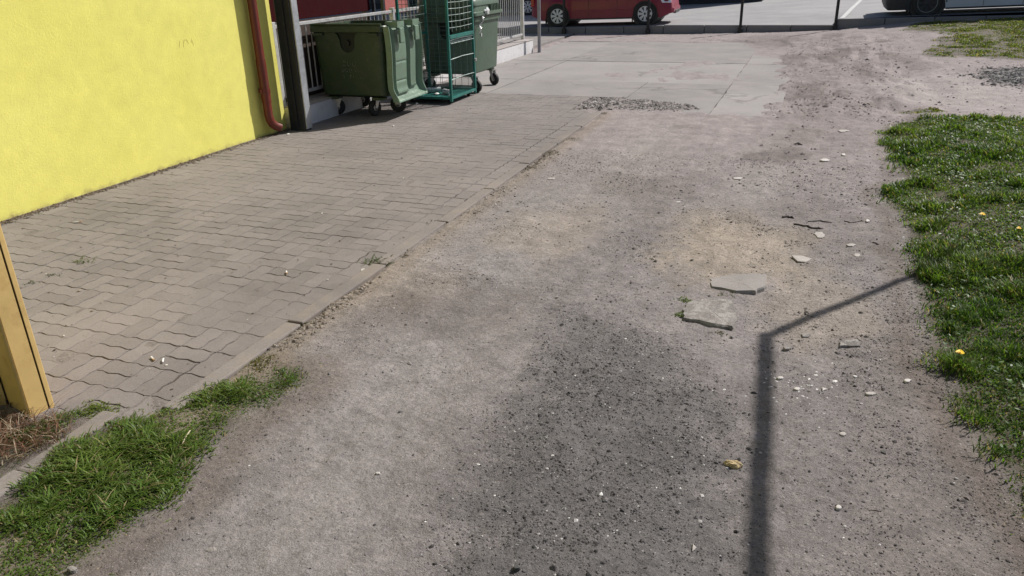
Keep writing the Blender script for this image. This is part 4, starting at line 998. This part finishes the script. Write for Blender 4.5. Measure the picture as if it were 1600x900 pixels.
wires('upper_mesh', [[(0.004, .02, z_), (.004+.01*((i % 2)-.5), CD/2, z_-.008), (0.004, CD-.02, z_)] for i, z_ in enumerate([.93+.075*j for j in range(9)])]+[[(0, .13*i, .88), (0, .13*i, CH-.03)] for i in range(1, 6)], .0036, M_wl)
wires('gate_hoops', [[(0.005, .02, z_), (.012, CD/2, z_+.012), (0.005, CD-.02, z_)] for z_ in (.30, .55, .78)], .006, M_wl)
wires('gate_wires', [[(0, .02+.036*i, .10), (0, .02+.036*i, .82)] for i in range(1, 21)], .0022)
wires('shelf_lip', [[(0.02, .03+.028*i, .745), (-.02, .05+.028*i, .80)] for i in range(25)]+[[(0.02, .02, .742), (.02, CD-.02, .742)], [(0.0, .02, .805), (0, CD-.02, .805)]], .0042, M_wl)
k = MB(); k.bx(-CW+.017, -.017, .017, CD-.017, .055, .07); k.build('floor', M_teal, cg)
k = MB(); k.box((.03, CD-.02, .47), (.03, .05, .035)); k.build('latch', M_zinc, cg, bev=.004)
k = MB()
for x_, y_ in ((-.06, .1), (-.06, CD-.1), (-CW+.06, .1), (-CW+.06, CD-.1)): k.lathe([(.025, -.012), (.025, .012)], (x_, y_, .026), 'Y', 12)
k.build('wheels', M_rub, cg)
# things inside the cage
M_bott = simple('clear_plastic', (.5, .52, .52), .15, var=.2, scale=20); M_paper = simple('white_litter', (.75, .74, .70), .7, var=.1)
def bottle(x, y, z, rz, ry, label, s=1.0):
    k = MB(); k.lathe([(.012*s, .14*s), (.013*s, .12*s), (.033*s, .09*s), (.034*s, .04*s), (.030*s, .0), (.034*s, -.04*s), (.033*s, -.085*s), (.02*s, -.09*s)], (0, 0, 0), 'Y', 14)
    o = k.build('bottle', M_bott, smooth=True); o.location = (x, y, z); o.rotation_euler = (ry, 0, rz); tag(o, label, 'bottle', 'empty bottles dumped by the cage'); return o
bottle(-4.50, 9.42, .105, .9, 0, 'empty plastic bottle lying on the cage floor near its front')
bottle(-4.75, 9.55, .105, 2.2, 0, 'empty plastic bottle lying deeper on the cage floor')
bottle(-4.93, 9.14, .30, .3, 1.3, 'clear bottle standing upright between open lid and cage', 1.5)
def scrap(x, y, z, s_, label):
    k = MB(); R_ = []
    for z_, q in ((0, .8), (.4, 1.1), (.8, .6)): R_.append([(s_*q*math.cos(2*PI*j/7)*random.uniform(.6, 1.2), s_*q*math.sin(2*PI*j/7)*random.uniform(.6, 1.2), s_*z_*random.uniform(.8, 1.1)) for j in range(7)])
    k.loft(R_); o = k.build('paper_scrap', M_paper); o.location = (x, y, z); tag(o, label, 'litter', 'scraps of paper round the bins')
scrap(-4.40, 9.3, .072, .03, 'white crumpled paper inside the cage by its front wires'); scrap(-4.62, 9.35, .072, .035, 'white crumpled paper in the middle of the cage floor')
scrap(-4.75, 9.02, .0, .022, 'white paper scrap on the ground before the cage'); scrap(-4.95, 9.05, .0, .028, 'white paper scrap on the ground under the open lid')
scrap(-4.33, 7.62, .0, .012, 'tiny white scrap on the paving in front of the open bin'); scrap(-5.24, 6.93, .0, .02, 'flat pale scrap at the foot of the downpipe')
# ------------------------------------------------------------------ ochre cabinet at the left edge
M_och = simple('ochre_paint', (.60, .42, .165), .42, var=.12, scale=3, dirt=((.35, .20, .06), .55), bumpd=.0006, bscale=30)
oc = empty('ochre_cabinet', (-2.786, 1.89, 0)); tag(oc, 'ochre yellow ribbed sheet metal cabinet at the left edge of the picture', 'cabinet')
def gpt(px, py): p = Gz(px, py, 0); return (p.x+2.786, p.y-1.89)
prof = [gpt(86, 636), gpt(79, 639.5), gpt(50, 655), gpt(45, 656)]
k = MB(); H_ = 2.0
def sheet(poly, z0=.0, z1=H_, name='panel', m=M_och, th=.012):
    k = MB(); k.loft([[(x, y, z0) for x, y in poly], [(x, y, z1) for x, y in poly]]); return k.build(name, m, oc, bev=.0025)
a, b = gpt(86, 636), gpt(78.8, 639.8)
d = (Vector(b)-Vector(a)).normalized(); nn = Vector((-d.y, d.x))      # nn points away from the camera
if nn.y < 0: nn = -nn
A = Vector(a); B = Vector(b); C = Vector(gpt(49, 655)); Dp = Vector(gpt(15, 633)); E1 = Vector(gpt(0, 634)); E2 = E1+Vector((-.35, -.10))
Dv = Vector((-.86, .50))                       # into the cabinet
def slat(p, q, t, name): return sheet([p, q, q+Dv*t, p+Dv*t], name=name)
slat(A, B, .06, 'edge_flange')
g0 = B+(C-B).normalized()*.0045
slat(g0+Dv*.004, C+(g0-C).normalized()*.002+Dv*.004, .05, 'face_panel')
slat(C+Vector((.002, -.001)), C+Vector((-.009, -.005)), .03, 'ridge')
slat(C+Vector((-.009, -.005))+Dv*.034, Dp, .05, 'recess_panel')
slat(Dp+Vector((-.002, -.006)), E2, .05, 'face_panel')
sheet([A+Dv*.062, E2+Dv*.055, E2+Dv*.42, A+Dv*.40], name='cabinet_body')
tp = [A+Vector((.012, -.004)), C+Vector((.008, -.015)), E2+Vector((-.02, -.02)), E2+Dv*.44, A+Dv*.42]
k = MB(); k.loft([[(p_.x, p_.y, H_+.003) for p_ in tp], [(p_.x, p_.y, H_+.04) for p_ in tp]]); k.build('roof', M_och, oc, bev=.004)

# ------------------------------------------------------------------ steel frame that throws the long shadow (right of the picture)
hF = 2.75; sh = Vector((-sdir.x, -sdir.y, 0))/sdir.z
tip = Vector((-.055, 3.47, 0)); pbase = tip - sh*hF
q2 = Vector((.02, 1.85, 0)) - sh*hF; dirb = (q2-pbase).normalized(); LB = 7.5
e = empty('overhead_bracket', (pbase.x, pbase.y, 0)); tag(e, 'grey steel overhead bar with a side arm, casting the long bent shadow', 'overhead bar')
M_frame = simple('frame_paint', (.12, .13, .14), .5, .3)
ab = Vector((sdir.x, sdir.y, 0)).normalized()*1.62
k = MB(); k.tube([(0, 0, hF), (ab.x, ab.y, hF)], [.028, .022], 16); k.build('side_arm', M_frame, e, smooth=True)
k = MB(); k.tube([(dirb.x*LB, dirb.y*LB, -.1), (dirb.x*LB, dirb.y*LB, hF)], .028, 16); k.build('post', M_frame, e, smooth=True)
k = MB(); k.tube([(-dirb.x*.03, -dirb.y*.03, hF+.0), (dirb.x*(LB+.03), dirb.y*(LB+.03), hF)], .031, 16); k.build('crossbar', M_frame, e, smooth=True)

# ------------------------------------------------------------------ black fence posts by the kerb
M_blk = simple('black_paint', (.015, .016, .018), .45, .2, var=.3)
for i, (x_, lb) in enumerate(((-5.90, 'black fence post at the kerb in front of the red car rear wheel'), (-3.80, 'black fence post at the kerb in front of the red car front wheel'), (-1.66, 'black fence post at the kerb right of the red car'), (.37, 'black fence post at the kerb beside the painted line'), (3.9, 'black fence post at the kerb, farthest right'))):
    if i == 4: continue
    e = empty('fence_post', (x_, 19.29, float(hbase(x_, 19.3)))); tag(e, lb, 'fence post', 'black fence posts along the kerb')
    k = MB(); k.tube([(0, 0, -.1), (0, 0, 1.5)], .032, 12); k.build('shaft', M_blk, e, smooth=True)
    k = MB(); k.box((0, 0, .05), (.10, .09, .12)); k.build('foot', M_blk, e, bev=.01)

# ------------------------------------------------------------------ vehicles
M_glass, t, b = mat('car_glass'); b.inputs['Base Color'].default_value = (.02, .025, .03, 1); b.inputs['Roughness'].default_value = .05
M_hl, t, b = mat('headlight_glass'); b.inputs['Base Color'].default_value = (.8, .82, .85, 1); b.inputs['Roughness'].default_value = .08; b.inputs['Metallic'].default_value = .4
M_alloy = simple('alloy', (.62, .64, .67), .4, .15, var=.06); M_trim = simple('black_trim', (.022, .024, .026), .55, var=.2)
def carpaint(name, c, metal=.2):
    m, t, b = mat(name); v = objco(t)
    t.links.new(ramp(t, noise(t, v, 3, 4), [(.3, tuple(x*.9 for x in c)), (.7, tuple(min(1, x*1.08) for x in c))]), b.inputs['Base Color'])
    b.inputs['Roughness'].default_value = .38; b.inputs['Metallic'].default_value = metal; b.inputs['Coat Weight'].default_value = .12; b.inputs['Coat Roughness'].default_value = .05; return m
def wheel(parent, x, y, r_, side, rim='alloy', ns=8):
    e = empty('wheel', (x, y, r_)); e.parent = parent; s = side
    k = MB(); k.lathe([(r_*.66, s*.0), (r_*.72, -s*.012), (r_*.90, -s*.016), (r_*.985, -s*.002), (r_, s*.02), (r_, s*.14), (r_*.9, s*.17), (r_*.66, s*.16)], (0, 0, 0), 'Y', 40); k.build('tyre', M_rub, e, smooth=True)
    k = MB(); k.lathe([(r_*.67, s*.13), (r_*.67, s*.0), (r_*.665, -s*.006), (r_*.61, -s*.004), (r_*.60, s*.03), (r_*.58, s*.09), (.02, s*.1)], (0, 0, 0), 'Y', 40)
    k.build('rim', M_alloy if rim == 'alloy' else simple('steel_rim', (.16, .17, .17), .45, .5), e, smooth=True)
    k = MB()
    for i in range(ns):
        a = 2*PI*i/ns; R = Matrix.Rotation(-a, 3, 'Y')
        for w1, w2 in ((.020, .034),):
            pts = [(r_*.15, -w1), (r_*.61, -w2), (r_*.61, w2), (r_*.15, w1)]
            fr = [R @ Vector((p_[0], -s*(.002+.006), p_[1])) for p_ in pts]; bk = [R @ Vector((p_[0], s*.02, p_[1])) for p_ in pts]; k.loft([fr, bk])
    k.lathe([(r_*.2, s*.03), (r_*.2, -s*.006), (r_*.15, -s*.014), (.01, -s*.016)], (0, 0, 0), 'Y', 20)
    k.build('spokes', M_alloy if rim == 'alloy' else M_gpost, e, bev=.003)
    k = MB(); k.lathe([(r_*.10, -s*.0), (r_*.10, -s*.017), (r_*.06, -s*.021)], (0, 0, 0), 'Y', 16); k.build('centre_cap', M_trim, e)
    return e
def vehicle(name, loc, rz, ry, L, Wd, Ht, wr, xr, xf, ov, paint, label, cat, side_profile, lower_trim=None, belt=.62, glass=True):
    """x forward, near side at y=-W/2; stations along x"""
    e = empty(name, loc, rz); e.rotation_euler = (0, ry, rz); tag(e, label, cat)
    ns_ = 90; rings = []; W2 = Wd/2
    xsn = np.linspace(-L/2, L/2, ns_)
    for x_ in xsn:
        top = np.interp(x_, [p_[0] for p_ in side_profile], [p_[1] for p_ in side_profile])
        endf = min(1, math.sqrt(max(0, 1-((abs(x_)-(L/2-.35))/.36)**2))) if abs(x_) > L/2-.35 else 1
        hw = W2*(.80+.20*endf)
        zb = .155+ (.10*sst(L/2-.35, L/2, abs(x_)))
        arch = 0
        for xa in (xr, xf):
            R_ = wr*1.17
            if abs(x_-xa) < R_: arch = max(arch, wr+math.sqrt(R_*R_-(x_-xa)**2)*.98)
        zb = max(zb, arch)
        bz = belt if top > belt+.1 else max(top-.06, zb+.05)
        tum = max(0, top-bz)
        r_ = [(x_, -hw*.9, zb), (x_, -hw*.985, zb+.01), (x_, -hw*1.0, max(zb+.03, min(.36, bz-.02))), (x_, -hw*.998, max(zb+.04, bz*.75)), (x_, -hw*.975, max(zb+.045, bz)),
              (x_, -hw*.975+tum*.22, bz+tum*.85), (x_, -hw*.72+tum*.1, top-.012), (x_, -hw*.3, top)]
        full = r_ + [(p_[0], -p_[1], p_[2]) for p_ in reversed(r_)]
        rings.append(full)
    k = MB(); k.loft(rings); k.build('body', paint, e, smooth=True, ang=50)
    k = MB(); k.bx(-L/2+.25, L/2-.25, -W2+.20, W2-.20, .16, .5)
    for xa in (xr, xf): k.lathe([(wr*1.22, -W2+.03), (wr*1.22, W2-.03)], (xa, 0, wr), 'Y', 28)
    k.build('underbody', M_trim, e)
    for xa in (xr, xf):
        wheel(e, xa, -W2+.012, wr, 1, ov); wheel(e, xa, W2-.012, wr, -1, ov)
        k = MB(); seg = []
        for i in range(15):
            a = PI*i/14; seg.append(a)
        R1, R2 = wr*1.17, wr*1.17+.022
        k.loft([[(xa+R1*math.cos(a), -W2-.004, wr+R1*.98*math.sin(a)), (xa+R2*math.cos(a), -W2-.004, wr+R2*.98*math.sin(a)), (xa+R2*math.cos(a), -W2+.05, wr+R2*.98*math.sin(a)), (xa+R1*math.cos(a), -W2+.05, wr+R1*.98*math.sin(a))] for a in seg])
        k.build('arch_trim', lower_trim or paint, e, smooth=True)
        k = MB(); k.box((xa-wr-.05, -W2+.05, .14), (.012, .10, .12)); k.build('mud_flap', M_trim, e)
    k = MB(); k.box(((xr+xf)/2, -W2-.004, .36), (xf-xr-2.5*wr, .014, .035)); k.build('side_moulding', lower_trim or M_trim if name != 'red_car' else paint, e, bev=.004)
    k = MB(); k.box(((xr+xf)/2, -W2+.02, .172), (xf-xr-2.45*wr, .03, .035)); k.build('sill', M_trim, e, bev=.004)
    for dx in (-.30, .42):
        k = MB(); k.box(((xr+xf)/2+dx, -W2-.0005, .42), (.007, .006, .44)); k.build('door_seam', M_trim, e)
    for s in (-1, 1):
        k = MB(); k.loft([[(L/2-.30, s*(W2*.80), .50), (L/2-.10, s*(W2*.72), .49), (L/2-.12, s*(W2*.70), .62), (L/2-.34, s*(W2*.82), .64)], [(L/2-.24, s*(W2*1.0), .50), (L/2-.02, s*(W2*.90), .49), (L/2-.06, s*(W2*.86), .615), (L/2-.30, s*(W2*1.0), .63)]]); k.build('headlight', M_hl, e, bev=.015)
        k = MB(); k.box((-L/2+.06, s*(W2*.86), .62), (.10, .16, .26)); k.build('tail_light', simple('tail_red', (.35, .02, .02), .2), e, bev=.02)
    k = MB(); k.box((L/2-.05, 0, .32), (.16, Wd*.82, .13)); k.build('front_bumper', lower_trim or paint, e, bev=.04)
    k = MB(); k.box((L/2+.012, 0, .27), (.06, Wd*.5, .07)); k.build('air_intake', M_trim, e, bev=.01)
    if glass:
        k = MB()
        for a_, b_ in ((-L*.30, -.05), (0.0, L*.16)): k.loft([[(a_, -W2*.985-.001, belt+.05), (b_, -W2*.985-.001, belt+.05)], [(a_+.04, -W2*.985+.09, belt+.40), (b_-.08, -W2*.985+.09, belt+.40)]], (False, False), False)
        k.build('side_windows', M_glass, e, fix=False)
    return e
M_red = carpaint('red_paint', (.20, .003, .030), 0.0); M_silver = carpaint('silver_paint', (.46, .52, .62), .1); M_navy = carpaint('dark_blue_paint', (.02, .025, .04))
prof_h = [(-1.78, .35), (-1.74, .80), (-1.60, 1.22), (-1.3, 1.32), (0, 1.34), (.45, 1.28), (1.0, .82), (1.55, .68), (1.74, .55), (1.78, .36)]
rw, fw = Vector((-6.17, 19.55, .137)), Vector((-3.97, 19.62, .182))
mid = (rw+fw)/2
vehicle('red_car', (mid.x-.03, mid.y+.72, mid.z), math.atan2(fw.y-rw.y, fw.x-rw.x), -math.atan2(.045, 2.2), 3.56, 1.46, 1.34, .262, -1.07, 1.13, 'alloy', M_red, 'red car parked along the kerb with silver alloy wheels', 'car', prof_h)
vwc = Vector((2.17, 19.62, float(lotz(np.array(2.17), np.array(19.7)))))
prof_v = [(-2.1, .5), (-2.08, .95), (-1.95, 1.0), (-1.45, 1.15), (-1.15, 1.62), (-.8, 1.66), (2.0, 1.66), (2.1, 1.5)]
vehicle('silver_van', (vwc.x+1.42, vwc.y+.78, vwc.z), 0, -.035, 4.2, 1.6, 1.66, .30, -1.42, 1.28, 'steel', M_silver, 'silver grey van at the top right with dark bumper and steel wheels', 'van', prof_v, M_trim, .75)
vb = empty('van_bumper_tmp', (0, 0, 0)); bpy.data.objects.remove(vb)
van = bpy.data.objects['silver_van']
k = MB(); k.loft([rrect(-1.93, 0, .5, 1.62, .16, .17), rrect(-1.96, 0, .56, 1.64, .18, .3), rrect(-1.96, 0, .56, 1.64, .18, .56), rrect(-1.95, 0, .5, 1.60, .18, .62)]); k.build('bumper', M_trim, van, smooth=True)
e = vehicle('dark_car', (-9.9, 24.6, .12), .3, 0, 3.6, 1.46, 1.3, .262, -1.07, 1.13, 'alloy', M_navy, 'dark blue car in the shade behind the bar fence', 'car', prof_h)

# ------------------------------------------------------------------ building across the car park
M_dw = simple('dark_cladding', (.018, .024, .026), .6, var=.2, scale=.8, coord='pos'); M_pil = simple('pale_pillar', (.5, .48, .47), .7, coord='pos'); M_rw = simple('brick_red_wall', (.14, .035, .035), .7, coord='pos')
fb = empty('dark_building', (-9, 28.8, 0)); tag(fb, 'dark clad building across the car park casting its shade behind the red car', 'building')
k = MB(); k.bx(-12, 7.15, 0, 8, -.3, 8.2); k.build('wall', M_dw, fb)
k = MB(); k.bx(-12.2, 7.35, -.2, 8.2, 8.203, 8.5); k.build('roof', M_gpost, fb)
for i in range(6):
    k = MB(); k.bx(-11+i*3, -9+i*3, -.04, -.003, .3, 2.6); d_ = k.build('door', M_navy, fb, bev=.01)
    k = MB(); k.bx(-9.25+i*3, -9.2+i*3, -.09, -.043, 1.3, 1.5); k.build('handle', M_zinc, d_)

print('done', len(bpy.data.objects))
